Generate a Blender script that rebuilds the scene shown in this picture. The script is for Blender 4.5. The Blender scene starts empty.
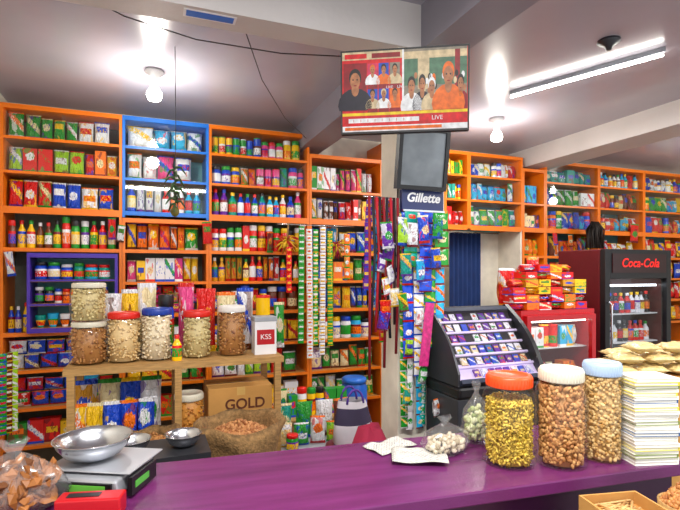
import bpy, math, random
from mathutils import Vector, Matrix, Euler
rng = random.Random(7)
C = bpy.context.scene.collection
YAW = math.radians(21.3); CS, SN = math.cos(YAW), math.sin(YAW)
EYE = 1.5
# ---------- measuring helpers (world axes: X along the shelf wall, Y to the wall) -------
def ray(px, py):
    k = px-340
    return (k*CS+490*SN, -k*SN+490*CS, 272-py)
def Py(px, py, Y):
    r = ray(px, py); t = Y/r[1]; return Vector((r[0]*t, Y, EYE+r[2]*t))
def Pd(px, py, d):
    r = ray(px, py); t = d/490; return Vector((r[0]*t, r[1]*t, EYE+r[2]*t))
def Pz(px, py, z):
    r = ray(px, py); t = (z-EYE)/r[2]; return Vector((r[0]*t, r[1]*t, z))
def lin(h):
    h = h.lstrip('#'); o = []
    for i in (0, 2, 4):
        c = int(h[i:i+2], 16)/255
        o.append(c/12.92 if c <= .04045 else ((c+.055)/1.055)**2.4)
    return tuple(o)
COL = dict(yellow='#fcc810', red='#e01610', green='#229a2e', pink='#ee4a90', blue='#1048cc', cyan='#22b4e8', white='#f0f0f4',
           orange='#f8760a', brown='#6e3210', purple='#6420a0', black='#1c1a20', teal='#0a9c8c', lime='#a4d420', cream='#f0deaa',
           maroon='#7c0c1c', magenta='#c81078', grey='#8d8f96', gold='#dc9a1c', tan='#b98a4c')
COL = {k: lin(v) for k, v in COL.items()}
# ---------- materials -------
def nt(name):
    m = bpy.data.materials.new(name); m.use_nodes = True
    t = m.node_tree; return m, t, t.nodes['Principled BSDF'], t.nodes['Material Output']
def mat(name, col, rough=.5, metal=0, var=.12, vs=8, bump=0, bs=40, emis=0, coat=0, stretch=None, glow=False):
    m, t, b, o = nt(name); N = t.nodes; L = t.links
    if isinstance(col, str): col = lin(col)
    tc = N.new('ShaderNodeTexCoord'); n = N.new('ShaderNodeTexNoise'); n.inputs['Scale'].default_value = vs
    n.inputs['Detail'].default_value = 4
    if stretch:
        mp = N.new('ShaderNodeMapping'); mp.inputs['Scale'].default_value = stretch
        L.new(tc.outputs['Object'], mp.inputs[0]); L.new(mp.outputs[0], n.inputs[0])
    else: L.new(tc.outputs['Object'], n.inputs[0])
    r = N.new('ShaderNodeValToRGB')
    r.color_ramp.elements[0].position = .3; r.color_ramp.elements[1].position = .7
    r.color_ramp.elements[0].color = (*[max(0, c*(1-var)) for c in col], 1)
    r.color_ramp.elements[1].color = (*[min(1, c*(1+var)) for c in col], 1)
    L.new(n.outputs['Fac'], r.inputs[0])
    if glow: b.inputs['Base Color'].default_value = (.01, .01, .01, 1); b.inputs['Specular IOR Level'].default_value = .15
    else: L.new(r.outputs[0], b.inputs['Base Color'])
    b.inputs['Roughness'].default_value = rough; b.inputs['Metallic'].default_value = metal
    if coat: b.inputs['Coat Weight'].default_value = coat
    if emis:
        L.new(r.outputs[0], b.inputs['Emission Color']); b.inputs['Emission Strength'].default_value = emis
    if bump:
        n2 = N.new('ShaderNodeTexNoise'); n2.inputs['Scale'].default_value = bs; L.new(tc.outputs['Object'], n2.inputs[0])
        bp = N.new('ShaderNodeBump'); bp.inputs['Strength'].default_value = bump; bp.inputs['Distance'].default_value = .01
        L.new(n2.outputs['Fac'], bp.inputs['Height']); L.new(bp.outputs[0], b.inputs['Normal'])
    return m
def clear(name, tint=(1, 1, 1), gl=.05, rough=.08, haze=0, edge=.5):
    m, t, b, o = nt(name); N = t.nodes; L = t.links; N.remove(b)
    tr = N.new('ShaderNodeBsdfTransparent'); tr.inputs[0].default_value = (*tint, 1)
    g = N.new('ShaderNodeBsdfGlossy'); g.inputs['Roughness'].default_value = rough
    lw = N.new('ShaderNodeLayerWeight'); lw.inputs['Blend'].default_value = .5
    pw = N.new('ShaderNodeMath'); pw.operation = 'POWER'; pw.inputs[1].default_value = 4; L.new(lw.outputs['Facing'], pw.inputs[0])
    ad = N.new('ShaderNodeMath'); ad.operation = 'MULTIPLY_ADD'; ad.use_clamp = True; ad.inputs[1].default_value = edge; ad.inputs[2].default_value = gl
    L.new(pw.outputs[0], ad.inputs[0])
    mx = N.new('ShaderNodeMixShader'); L.new(ad.outputs[0], mx.inputs[0]); L.new(tr.outputs[0], mx.inputs[1]); L.new(g.outputs[0], mx.inputs[2])
    out = mx.outputs[0]
    if haze:
        d = N.new('ShaderNodeBsdfDiffuse'); d.inputs[0].default_value = (.85, .85, .85, 1)
        tc = N.new('ShaderNodeTexCoord'); no = N.new('ShaderNodeTexNoise'); no.inputs['Scale'].default_value = 22; no.inputs['Distortion'].default_value = 1.5
        L.new(tc.outputs['Object'], no.inputs[0])
        mu = N.new('ShaderNodeMath'); mu.operation = 'MULTIPLY'; mu.inputs[1].default_value = haze*2; L.new(no.outputs['Fac'], mu.inputs[0])
        m2 = N.new('ShaderNodeMixShader'); L.new(mu.outputs[0], m2.inputs[0]); L.new(out, m2.inputs[1]); L.new(d.outputs[0], m2.inputs[2]); out = m2.outputs[0]
    L.new(out, o.inputs[0]); return m
def M_(N, L, op, a, b=None, c=None):
    n = N.new('ShaderNodeMath'); n.operation = op
    for i, v in enumerate((a, b, c)):
        if v is None: continue
        if isinstance(v, (int, float)): n.inputs[i].default_value = v
        else: L.new(v, n.inputs[i])
    return n.outputs[0]
def ramp(N, L, fac, cols):
    r = N.new('ShaderNodeValToRGB'); cr = r.color_ramp; cr.interpolation = 'CONSTANT'
    while len(cr.elements) < len(cols): cr.elements.new(.5)
    for i, c in enumerate(cols):
        cr.elements[i].position = i/len(cols); cr.elements[i].color = (*COL[c], 1)
    L.new(fac, r.inputs[0]); return r.outputs[0]
def mix(N, L, f, a, b):
    n = N.new('ShaderNodeMix'); n.data_type = 'RGBA'
    if isinstance(f, (int, float)): n.inputs[0].default_value = f
    else: L.new(f, n.inputs[0])
    for i, v in ((6, a), (7, b)):
        if isinstance(v, tuple): n.inputs[i].default_value = (*v, 1)
        else: L.new(v, n.inputs[i])
    return n.outputs[2]
def packmat(name, style='pouch', rough=.3, period=None):
    m, t, b, o = nt(name); N = t.nodes; L = t.links
    mm = lambda op, a, b_=None: M_(N, L, op, a, b_)
    oi = N.new('ShaderNodeObjectInfo'); tc = N.new('ShaderNodeTexCoord'); sp = N.new('ShaderNodeSeparateXYZ')
    rnd = oi.outputs['Random']
    if period:
        L.new(tc.outputs['Object'], sp.inputs[0]); x = mm('ADD', sp.outputs[0], .5); z = mm('FRACT', mm('DIVIDE', sp.outputs[2], period))
    else:
        L.new(tc.outputs['Generated'], sp.inputs[0]); x = sp.outputs[0]; z = sp.outputs[2]
    c1 = oi.outputs['Color']
    c2 = ramp(N, L, mm('FRACT', mm('MULTIPLY', rnd, 7.3)), ['white', 'yellow', 'white', 'red', 'cream', 'blue', 'orange', 'green'])
    c3 = ramp(N, L, mm('FRACT', mm('MULTIPLY', rnd, 13.7)), ['red', 'green', 'blue', 'yellow', 'purple', 'white', 'maroon', 'brown'])
    vo = N.new('ShaderNodeTexVoronoi'); vo.voronoi_dimensions = '4D'; vo.inputs['Scale'].default_value = 4
    L.new(tc.outputs['Generated'], vo.inputs['Vector']); L.new(mm('MULTIPLY', rnd, 40.), vo.inputs['W'])
    sv = N.new('ShaderNodeSeparateXYZ'); L.new(vo.outputs['Color'], sv.inputs[0])
    spl = mm('MULTIPLY', mm('GREATER_THAN', sv.outputs[0], .84 if not period else .95), .7)
    mp = N.new('ShaderNodeMapping'); mp.inputs['Scale'].default_value = (16, 16, 9) if not period else (14, 3, 90)
    L.new(tc.outputs['Generated' if not period else 'Object'], mp.inputs[0])
    no = N.new('ShaderNodeTexNoise'); no.noise_dimensions = '4D'; no.inputs['Scale'].default_value = 1.0; no.inputs['Detail'].default_value = 1
    L.new(mp.outputs[0], no.inputs['Vector']); L.new(mm('MULTIPLY', rnd, 60.), no.inputs['W'])
    fine = mm('GREATER_THAN', no.outputs['Fac'], .58)
    cz = mm('ADD', mm('MULTIPLY', rnd, .25), .42)
    dx = mm('SUBTRACT', x, .5); dz = mm('MULTIPLY', mm('SUBTRACT', z, cz), 1.9)
    wob = mm('MULTIPLY', mm('SUBTRACT', no.outputs['Fac'], .5), .35)
    r = mm('ADD', mm('SQRT', mm('ADD', mm('MULTIPLY', dx, dx), mm('MULTIPLY', dz, dz))), wob)
    typ = mm('FRACT', mm('MULTIPLY', rnd, 23.1))
    ell = mm('LESS_THAN', r, .30)
    dia = mm('LESS_THAN', mm('ABSOLUTE', mm('ADD', wob, mm('SUBTRACT', mm('ADD', z, mm('MULTIPLY', dx, .6)), cz))), .12)
    rec = mm('MULTIPLY', mm('LESS_THAN', mm('ABSOLUTE', dx), .36), mm('LESS_THAN', mm('ABSOLUTE', dz), .24))
    tA = mm('LESS_THAN', typ, .33); tC = mm('GREATER_THAN', typ, .66)
    sh = mm('ADD', mm('MULTIPLY', tA, ell), mm('ADD', mm('MULTIPLY', tC, rec), mm('MULTIPLY', mm('SUBTRACT', 1., mm('ADD', tA, tC)), dia)))
    col = mix(N, L, spl, c1, c3)
    if style == 'label':
        inb = mm('MULTIPLY', mm('GREATER_THAN', z, .16), mm('LESS_THAN', z, .6))
        lab = mix(N, L, fine, c2, c3); col = mix(N, L, inb, c1, lab)
        col = mix(N, L, mm('MULTIPLY', inb, mm('GREATER_THAN', z, .5)), col, c3)
    else:
        panel = mix(N, L, fine, c2, c3)
        col = mix(N, L, sh, col, panel)
        low = mm('LESS_THAN', z, .10)
        col = mix(N, L, low, col, c3)
        if style == 'pouch': col = mix(N, L, mm('GREATER_THAN', z, .94), col, c2)
    L.new(col, b.inputs['Base Color']); b.inputs['Roughness'].default_value = rough
    if style == 'pouch':
        n2 = N.new('ShaderNodeTexNoise'); n2.inputs['Scale'].default_value = 5; n2.inputs['Distortion'].default_value = 1.2; L.new(tc.outputs['Generated'], n2.inputs[0])
        bp = N.new('ShaderNodeBump'); bp.inputs['Strength'].default_value = .8; bp.inputs['Distance'].default_value = .03
        L.new(n2.outputs['Fac'], bp.inputs['Height']); L.new(bp.outputs[0], b.inputs['Normal'])
    return m
def capmat():
    m, t, b, o = nt('cap_plastic'); N = t.nodes; L = t.links
    oi = N.new('ShaderNodeObjectInfo')
    L.new(ramp(N, L, M_(N, L, 'FRACT', M_(N, L, 'MULTIPLY', oi.outputs['Random'], 5.1)), ['red', 'white', 'blue', 'yellow', 'green', 'black']), b.inputs['Base Color'])
    b.inputs['Roughness'].default_value = .35; return m
PM = packmat('printed_film'); BM = packmat('printed_card', 'box', .45); LM = packmat('labelled_plastic', 'label', .2); CM = capmat()
SM = packmat('sachet_film', 'box', .25, period=.1)
orange = mat('orange_paint', '#f27a0e', .35, var=.08); bluep = mat('blue_paint', '#1f74d8', .35); purp = mat('purple_paint', '#4a2aa8', .35)
backm = mat('shelf_back_board', '#6b6f62', .6, var=.25); tealb = mat('teal_back_board', '#5b9ca4', .5, var=.2)
boardm = mat('shelf_board', '#c88c4c', .5); wallm = mat('cream_plaster', '#e2dccc', .7, bump=.1); ceilm = mat('ceiling_gloss_paint', '#aeaab6', .22, var=.06, vs=2)
beamm = mat('beam_cream_paint', '#cfcac8', .5, var=.06, vs=3, bump=.1); floorm = mat('stone_floor', '#6d6660', .5, var=.3)
beamg = mat('beam_grey_paint', '#85818c', .45, var=.08, vs=3)
counterm = mat('purple_laminate', '#66265c', .25, var=.25, vs=3, stretch=(1, 8, 1), bump=.05, bs=120)
countered = mat('dark_purple_edge', '#3a1238', .3)
blk = mat('black_plastic', '#111114', .4); dgrey = mat('dark_grey_metal', '#3a3b40', .4, metal=.4); steel = mat('stainless_steel', '#d2d5da', .22, metal=1, var=.05)
brushed = mat('brushed_steel', '#b9bcc2', .38, metal=.55, var=.05)
greym = mat('grey_plastic', '#a2a7ae', .45); wht = mat('white_plastic', '#e8e8ea', .4, var=.04); redm = mat('red_enamel', '#b80f1a', .3, var=.08)
wood = mat('rough_wood', '#b08850', .7, var=.3, vs=6, stretch=(2, 20, 20), bump=.2); card = mat('corrugated_cardboard', '#c08c48', .8, var=.12, bump=.1)
burlap = mat('burlap_cloth', '#8c6b42', .95, var=.4, vs=60, bump=.8, bs=110); stringm = mat('grey_cord', '#4c4648', .8)
glass = clear('clear_glass', (.95, .99, .99), .07, .03, edge=.3); pet = clear('clear_jar_plastic', (.99, .99, .98), .04, .08, edge=.45); film = clear('plastic_film', (.98, .98, .98), .06, .15, haze=.07)
lampm = mat('lamp_glow', '#fffdf2', .5, var=0, emis=22)
# ---------- mesh builder ----------
def _ico():
    p = (1+5**.5)/2
    v = [(-1, p, 0), (1, p, 0), (-1, -p, 0), (1, -p, 0), (0, -1, p), (0, 1, p), (0, -1, -p), (0, 1, -p), (p, 0, -1), (p, 0, 1), (-p, 0, -1), (-p, 0, 1)]
    f = [(0, 11, 5), (0, 5, 1), (0, 1, 7), (0, 7, 10), (0, 10, 11), (1, 5, 9), (5, 11, 4), (11, 10, 2), (10, 7, 6), (7, 1, 8), (3, 9, 4), (3, 4, 2), (3, 2, 6), (3, 6, 8), (3, 8, 9), (4, 9, 5), (2, 4, 11), (6, 2, 10), (8, 6, 7), (9, 8, 1)]
    return [Vector(a).normalized() for a in v], f
IV, IF = _ico()
class MB:
    def __init__(s): s.v = []; s.f = []; s.m = []; s.s = []
    def add(s, vs, fs, mi=0, sm=False):
        o = len(s.v); s.v += [tuple(v) for v in vs]
        for f in fs: s.f.append(tuple(i+o for i in f)); s.m.append(mi); s.s.append(sm)
        return s
    def box(s, a, b, mi=0, M=None):
        x0, y0, z0 = a; x1, y1, z1 = b
        v = [(x0, y0, z0), (x1, y0, z0), (x1, y1, z0), (x0, y1, z0), (x0, y0, z1), (x1, y0, z1), (x1, y1, z1), (x0, y1, z1)]
        if M: v = [M @ Vector(p) for p in v]
        return s.add(v, [(0, 3, 2, 1), (4, 5, 6, 7), (0, 1, 5, 4), (1, 2, 6, 5), (2, 3, 7, 6), (3, 0, 4, 7)], mi)
    def quad(s, x0, x1, y, z0, z1, mi=0): return s.add([(x0, y, z0), (x1, y, z0), (x1, y, z1), (x0, y, z1)], [(0, 1, 2, 3)], mi)
    def prism(s, poly, y0, y1, mi=0):
        n = len(poly); v = [(x, y0, z) for x, z in poly]+[(x, y1, z) for x, z in poly]
        f = [tuple(range(n)), tuple(range(2*n-1, n-1, -1))]+[(i, i+n, (i+1) % n+n, (i+1) % n) for i in range(n)]
        return s.add(v, f, mi)
    def sideprism(s, poly, x0, x1, mi=0):
        n = len(poly); v = [(x0, y, z) for y, z in poly]+[(x1, y, z) for y, z in poly]
        f = [tuple(range(n-1, -1, -1)), tuple(range(n, 2*n))]+[(i, (i+1) % n, (i+1) % n+n, i+n) for i in range(n)]
        return s.add(v, f, mi)
    def lathe(s, prof, seg=16, mi=0, c=(0, 0, 0), mis=None, sm=True, wob=0, M=None):
        v = []; n = len(prof)
        for i in range(seg):
            a = 2*math.pi*i/seg
            for j, (r, z) in enumerate(prof):
                k = 1+wob*math.sin(3*a+j*.9)*.6+wob*math.sin(7*a+j)*.4
                p = Vector((c[0]+r*k*math.cos(a), c[1]+r*k*math.sin(a), c[2]+z*(1+wob*.12*math.sin(2*a+1)+wob*.08*math.sin(5*a)))); v.append(M @ p if M else p)
        o = len(s.v); s.v += [tuple(p) for p in v]
        for j in range(n-1):
            for i in range(seg):
                k = (i+1) % seg
                s.f.append((o+i*n+j, o+k*n+j, o+k*n+j+1, o+i*n+j+1)); s.m.append(mis[j] if mis else mi); s.s.append(sm)
        return s
    def tube(s, pts, r, seg=6, mi=0, r1=None):
        pts = [Vector(p) for p in pts]; v = []; n = len(pts)
        for i, p in enumerate(pts):
            d = (pts[min(i+1, n-1)]-pts[max(i-1, 0)]).normalized()
            u = d.cross(Vector((0, 0, 1)) if abs(d.z) < .9 else Vector((1, 0, 0))).normalized(); w = d.cross(u)
            rr = r if r1 is None else r+(r1-r)*i/(n-1)
            for k in range(seg):
                a = 2*math.pi*k/seg; v.append(p+u*rr*math.cos(a)+w*rr*math.sin(a))
        f = [(i*seg+k, i*seg+(k+1) % seg, (i+1)*seg+(k+1) % seg, (i+1)*seg+k) for i in range(n-1) for k in range(seg)]
        f += [tuple(range(seg-1, -1, -1)), tuple(range((n-1)*seg, n*seg))]
        return s.add(v, f, mi, True)
    def ball(s, c, r, mi=0, nu=14, nv=8):
        v = []; c = Vector(c)
        for j in range(nv+1):
            ph = math.pi*j/nv
            for i in range(nu):
                a = 2*math.pi*i/nu
                v.append(c+Vector((r[0]*math.sin(ph)*math.cos(a), r[1]*math.sin(ph)*math.sin(a), r[2]*math.cos(ph))))
        f = [(j*nu+i, (j+1)*nu+i, (j+1)*nu+(i+1) % nu, j*nu+(i+1) % nu) for j in range(nv) for i in range(nu)]
        return s.add(v, f, mi, True)
    def lump(s, c, sc, R, mi=0, sm=True):
        e = Euler((R.random()*6, R.random()*6, R.random()*6)).to_matrix(); c = Vector(c)
        k = [1 if sm else .75+.5*R.random() for _ in IV]
        return s.add([c+e @ Vector((v.x*sc[0], v.y*sc[1], v.z*sc[2]))*q for v, q in zip(IV, k)], IF, mi, sm)
    def pillow(s, w, h, d, c=(0, 0, 0), nx=6, nz=8, mi=0, M=None, seed=1, crimp=.07, px=5):
        R = random.Random(seed); v = []; f = []
        for side in (-1, 1):
            for j in range(nz+1):
                tz = j/nz*2-1
                for i in range(nx+1):
                    tx = i/nx*2-1
                    e = max(0, 1-(abs(tz)/(1-crimp))**4) if abs(tz) < 1-crimp else 0
                    t = (1-abs(tx)**px)*e
                    p = Vector((c[0]+tx*w/2*(1-.09*e), c[1]+side*(d/2*t*(.72+.4*R.random())+d*.008), c[2]+h/2+tz*h/2)); v.append(M @ p if M else p)
        n = (nx+1)*(nz+1)
        for j in range(nz):
            for i in range(nx):
                a = j*(nx+1)+i; f.append((a, a+1, a+nx+2, a+nx+1)); f.append((n+a, n+a+nx+1, n+a+nx+2, n+a+1))
        for j in range(nz):
            a = j*(nx+1); f.append((a, a+nx+1, n+a+nx+1, n+a)); a += nx; f.append((a, n+a, n+a+nx+1, a+nx+1))
        for i in range(nx):
            f.append((i, n+i, n+i+1, i+1)); a = nz*(nx+1)+i; f.append((a, a+1, n+a+1, n+a))
        return s.add(v, f, mi, True)
    def mesh(s, name, mats):
        me = bpy.data.meshes.new(name); me.from_pydata(s.v, [], s.f)
        for m in mats: me.materials.append(m)
        me.polygons.foreach_set('material_index', s.m); me.polygons.foreach_set('use_smooth', s.s); me.update(); return me
def O(name, me, loc=(0, 0, 0), rot=(0, 0, 0), sc=(1, 1, 1), parent=None, label=None, cat=None, group=None, kind=None, color=None, bev=0):
    o = bpy.data.objects.new(name, me); C.objects.link(o); o.location = loc; o.rotation_euler = rot; o.scale = sc if hasattr(sc, '__len__') else (sc,)*3
    if parent: o.parent = parent
    if label: o['label'] = label
    if cat: o['category'] = cat
    if group: o['group'] = group
    if kind: o['kind'] = kind
    if color: o.color = (*(COL[color] if isinstance(color, str) else color), 1)
    if bev:
        b = o.modifiers.new('bevel', 'BEVEL'); b.width = bev; b.segments = 2; b.limit_method = 'ANGLE'
    return o
def E(name, loc, label, cat, rot=(0, 0, 0), group=None):
    return O(name, None, loc, rot, label=label, cat=cat, group=group)
def S(name, me): return O(name, me, kind='structure')
def text(body, size, mt, name, parent, loc, rot=(math.pi/2, 0, 0), shear=0, ext=.0008, bold=0):
    cu = bpy.data.curves.new('t', 'FONT'); cu.body = body; cu.size = size; cu.extrude = ext; cu.shear = shear; cu.offset = bold
    cu.align_x = 'CENTER'; cu.align_y = 'CENTER'
    to = bpy.data.objects.new('t', cu); C.objects.link(to); bpy.context.view_layer.update()
    me = bpy.data.meshes.new_from_object(to.evaluated_get(bpy.context.evaluated_depsgraph_get())); bpy.data.objects.remove(to)
    me.materials.clear(); me.materials.append(mt)
    return O(name, me, loc, rot, parent=parent)

# ================= ROOM =================
XL, XR, YB, ZC = -.93, 6.2, 4.08, 2.7
S('floor', MB().box((XL-.1, -1.5, -.1), (XR+.1, 5.4, 0)).mesh('floor', [floorm]))
S('ceiling', MB().box((XL-.1, -1.0, ZC), (XR+.1, 5.4, ZC+.1)).mesh('ceiling', [ceilm]))
S('wall_back', MB().box((XL-.1, YB, 0), (2.50, YB+.1, ZC)).box((3.10, YB, 0), (XR, YB+.1, ZC)).box((2.50, YB, 1.95), (3.10, YB+.1, ZC)).mesh('wall_back', [wallm]))
S('wall_left', MB().box((XL-.1, .3, 0), (XL, YB, ZC)).mesh('wall_left', [wallm]))
S('wall_right', MB().box((XR, 0, 0), (XR+.1, YB+.1, ZC)).mesh('wall_right', [wallm]))
S('wall_storeroom', MB().box((2.1, 5.2, 0), (3.9, 5.3, ZC)).box((2.0, YB+.1, 0), (2.1, 5.3, ZC)).box((3.9, YB+.1, 0), (4.0, 5.3, ZC)).mesh('wall_storeroom', [wallm]))
S('trim_1', MB().box((XL, 1.92, 2.5), (1.14, 2.06, ZC)).mesh('beam', [beamm]))
S('trim_2', MB().box((1.14, -.5, 2.5), (1.34, YB, ZC)).mesh('beam', [beamg]))
S('trim_3', MB().box((3.43, -.5, 2.53), (3.75, YB, ZC)).mesh('beam', [beamm]))
S('trim_4', MB().box((3.325, 3.76, 0), (3.347, YB, 1.9)).mesh('door_side', [wallm]))
S('wall_column', MB().box((1.03, 1.935, 0), (1.27, 2.1, 2.5)).mesh('column', [wallm]))

# ================= SHELF UNITS =================
YF = 3.75
def unit(x0, x1, z0, z1, shelves, fm, bm, label, glassrows=None, name='wall_shelf', yf=YF, yb=4.07, pw=.018, cat='shelf unit'):
    root = E(name, ((x0+x1)/2, yf, z0), label, cat); w = (x1-x0)/2-.001; h = z1-z0
    O('frame', MB().box((-w, 0, 0), (-w+pw, yb-yf, h)).box((w-pw, 0, 0), (w, yb-yf, h)).box((-w+pw, 0, h-.03), (w-pw, yb-yf, h)).mesh('frame', [fm]), parent=root)
    O('back_panel', MB().box((-w+pw, yb-yf-.012, 0), (w-pw, yb-yf, h-.03)).mesh('back', [bm]), parent=root)
    for s, th in shelves:
        O('shelf', MB().box((-w+pw, .0, s-z0-th), (w-pw, .012, s-z0)).box((-w+pw, .012, s-z0-.016), (w-pw, yb-yf-.012, s-z0), 1).mesh('shelf', [fm, boardm]), parent=root)
    if glassrows:
        a, b = glassrows
        for s_, (xa, xb, yy) in enumerate(((-w+pw, .01, .016), (-.01, w-pw, .021))):
            O('glass_pane', MB().quad(xa, xb, yy, a-z0, b-z0).mesh('pane', [glass]), parent=root)
    return root
LO = [(1.66, .025), (1.43, .02), (1.2, .025), (.95, .02), (.7, .02), (.45, .02), (.1, .03)]
UP = [(2.39, .018), (2.165, .018), (1.93, .045)]
LA = [(1.66, .025), (1.10, .025), (.85, .02), (.6, .02), (.35, .02), (.1, .03)]
ol = 'orange wooden wall shelving with groceries'
unit(-.90, -.175, 0, 2.6, UP+LA, orange, backm, ol+' at the room corner', glassrows=(2.17, 2.565))
unit(-.175, .416, 1.885, 2.6, [(2.39, .018), (2.165, .018), (1.93, .03)], bluep, tealb, 'bright blue framed wall cabinet holding white hygiene packs', name='wall_cabinet', glassrows=(1.94, 2.565))
unit(-.175, .416, 0, 1.88, LO, orange, backm, ol+' below a blue cabinet')
unit(.416, 1.20, 0, 2.6, UP+LO, orange, backm, ol+', tins and sprays', glassrows=(2.17, 2.565))
unit(1.20, 1.85, 0, 2.45, [(2.165, .018), (1.93, .045)]+LO, orange, backm, ol+' behind hanging sachets')
unit(1.85, 2.47, 0, 2.6, UP+LO, orange, backm, ol+' behind the column')
unit(2.47, 2.73, 1.9, 2.6, UP, orange, backm, 'narrow orange wall shelf above a doorway')
unit(2.73, 3.35, 1.9, 2.6, UP, orange, tealb, 'orange wall shelf with glass above a doorway', glassrows=(1.935, 2.565))
unit(3.35, 3.63, 0, 2.5, UP[1:]+LO, orange, tealb, 'narrow orange shelf unit next to the doorway')
unit(3.63, 4.34, 0, 2.6, UP+LO, orange, tealb, ol+' behind the fridge', glassrows=(1.935, 2.565))
unit(4.34, 5.0, 0, 2.6, UP+LO, orange, tealb, ol+' with glass panes', glassrows=(1.935, 2.565))
unit(5.0, 5.78, 0, 2.6, UP+LO, orange, tealb, ol+' at the far end', glassrows=(1.935, 2.565))
unit(-.74, -.2, 1.10, 1.625, [(1.13, .03), (1.29, .012), (1.45, .012)], purp, tealb, 'small purple framed display cabinet standing on a shelf', name='display_cabinet', yf=3.70, yb=3.95, cat='cabinet')

# ================= PRODUCTS =================
KM = {}
KM['packet'] = [MB().pillow(1, 1, 1, seed=i).mesh('packet', [PM]) for i in range(5)]
KM['box'] = [MB().box((-.5, -.5, 0), (.5, .5, 1)).mesh('box', [BM])]
bt = [(.02, 0), (.46, 0), (.5, .03), (.5, .55), (.45, .64), (.26, .76), (.2, .8), (.2, .86)]
KM['bottle'] = [MB().lathe(bt, 12).lathe([(.25, .86), (.25, .985), (.2, 1), (0, 1)], 12, 1).lathe([(.2, .86), (.25, .86)], 12, 1).mesh('bottle', [LM, CM])]
KM['jar'] = [MB().lathe([(.02, 0), (.46, 0), (.5, .04), (.5, .72), (.42, .8)], 14).lathe([(.42, .8), (.47, .8), (.47, .97), (.44, 1), (0, 1)], 14, 1).mesh('jar', [LM, CM])]
KM['tin'] = [MB().lathe([(0, 0), (.48, 0), (.5, .02), (.48, .04), (.48, .95), (.5, .97), (.48, 1), (.44, .98), (0, .98)], 14, mis=[1, 1, 1, 0, 1, 1, 1, 1]).mesh('tin', [LM, CM])]
KM['spray'] = [MB().lathe([(.02, 0), (.44, 0), (.5, .05), (.48, .4), (.38, .6), (.16, .72), (.15, .78)], 12).box((-.16, -.18, .78), (.16, .18, .88), 1).box((-.5, -.12, .86), (.3, .12, 1), 1).box((-.36, -.05, .68), (-.27, .05, .86), 1).mesh('spray', [LM, CM])]
KM['bowl'] = [MB().lathe([(.02, 0), (.28, 0), (.3, .1), (.42, .4), (.5, .95), (.48, 1), (.4, .45), (.2, .12), (0, .1)], 14).mesh('cup', [LM])]
NM = dict(packet='snack_packet', box='product_box', bottle='bottle', jar='plastic_jar', tin='tin_can', spray='spray_bottle', bowl='cup')
WD = dict(packet='printed plastic packet', box='printed cardboard box', bottle='labelled bottle', jar='labelled plastic jar', tin='round printed tin', spray='trigger spray bottle', bowl='small cup')
CT = dict(packet='packet', box='box', bottle='bottle', jar='jar', tin='tin', spray='spray bottle', bowl='cup')
def put(kind, loc, sz, color, group, where, rz=0, rx=0, ry=0):
    ms = KM[kind]
    return O(NM[kind], ms[rng.randrange(len(ms))], loc, (rx, ry, rz), sz, label=f'{color} {WD[kind]} {where}', cat=CT[kind], group=group, color=color)
RK = ('bottle', 'jar', 'tin', 'bowl')
def row(x0, x1, z, kind, w, h, pal, d=None, y=None, layers=1, where='on an orange shelf', group=None, jit=.25, gap=.004):
    kinds = kind.split(','); pal = pal.split(); d0 = d; y0 = y
    for l in range(layers):
        x = x0+.003; run = 0
        while x+w*.62 < x1-.003:
            if run <= 0:
                kd = rng.choice(kinds); i = rng.randrange(len(pal)); run = rng.choice((1, 1, 2, 2, 3)); rw = 1-jit*rng.random(); rh = 1-jit*rng.random()
                if kd in ('packet', 'box'): rw *= rng.choice((.7, .85, 1.0))
                elif kinds[0] in ('packet', 'box') and kd in RK: rw *= .75
            run -= 1
            ww = min(w*rw, x1-.003-x); hh = h*rh if l == layers-1 else h
            if ww < w*.4: break
            dd = ww if kd in RK else (d0 or (.05 if kd == 'packet' else .07))
            if kd == 'spray': dd = d0 or ww
            yy = y0 or (YF+.035+dd/2)
            put(kd, (x+ww/2, yy+rng.uniform(0, .025 if not y0 else .01), z+l*(h+.001)), (ww, dd, hh), pal[i], group or f'goods {where}', where, rz=rng.uniform(-.07, .07), rx=rng.uniform(-.12, 0) if kd == 'packet' and layers == 1 else 0)
            x += ww+gap*(.3+rng.random())
a0, a1, b0, b1, c0, c1, d0, d1 = -.87, -.205, -.15, .392, .44, 1.175, 1.225, 1.825
row(a0, a1, 2.39, 'packet,packet,packet,jar', .11, .175, 'yellow green pink white red lime', where='behind glass on a high shelf')
row(a0, a1, 2.165, 'packet,packet,box', .10, .19, 'red yellow red orange lime', where='on the second orange shelf')
row(a0, a1, 1.93, 'packet', .13, .21, 'purple pink yellow red white blue', where='on the third orange shelf')
row(a0, a1, 1.66, 'bottle,bottle,jar', .055, .225, 'red brown yellow green black red', where='on a middle orange shelf')
row(-.71, -.23, 1.131, 'bowl', .075, .10, 'teal white cyan', y=3.77, where='in a purple display cabinet')
row(-.71, -.23, 1.291, 'jar', .06, .12, 'white red orange black', y=3.77, where='in a purple display cabinet')
row(-.71, -.23, 1.451, 'jar', .085, .12, 'cyan blue teal', y=3.77, where='in a purple display cabinet')
row(a0, -.745, 1.10, 'bottle', .05, .2, 'yellow blue red', where='beside a purple display cabinet')
row(a0, a1, .85, 'packet', .13, .10, 'blue cyan white blue', layers=2, where='on a low orange shelf')
row(a0, a1, .6, 'packet', .13, .10, 'blue red white cyan', layers=2, where='on the lowest visible shelf')
row(a0, a1, .35, 'box', .12, .16, 'yellow red green', where='on a bottom shelf')
row(b0, b1, 2.39, 'packet', .18, .17, 'white cyan white', d=.10, where='in a blue wall cabinet', jit=.1)
row(b0, b1, 2.165, 'packet', .15, .2, 'white white cyan pink', d=.10, where='in a blue wall cabinet', jit=.1)
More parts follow.
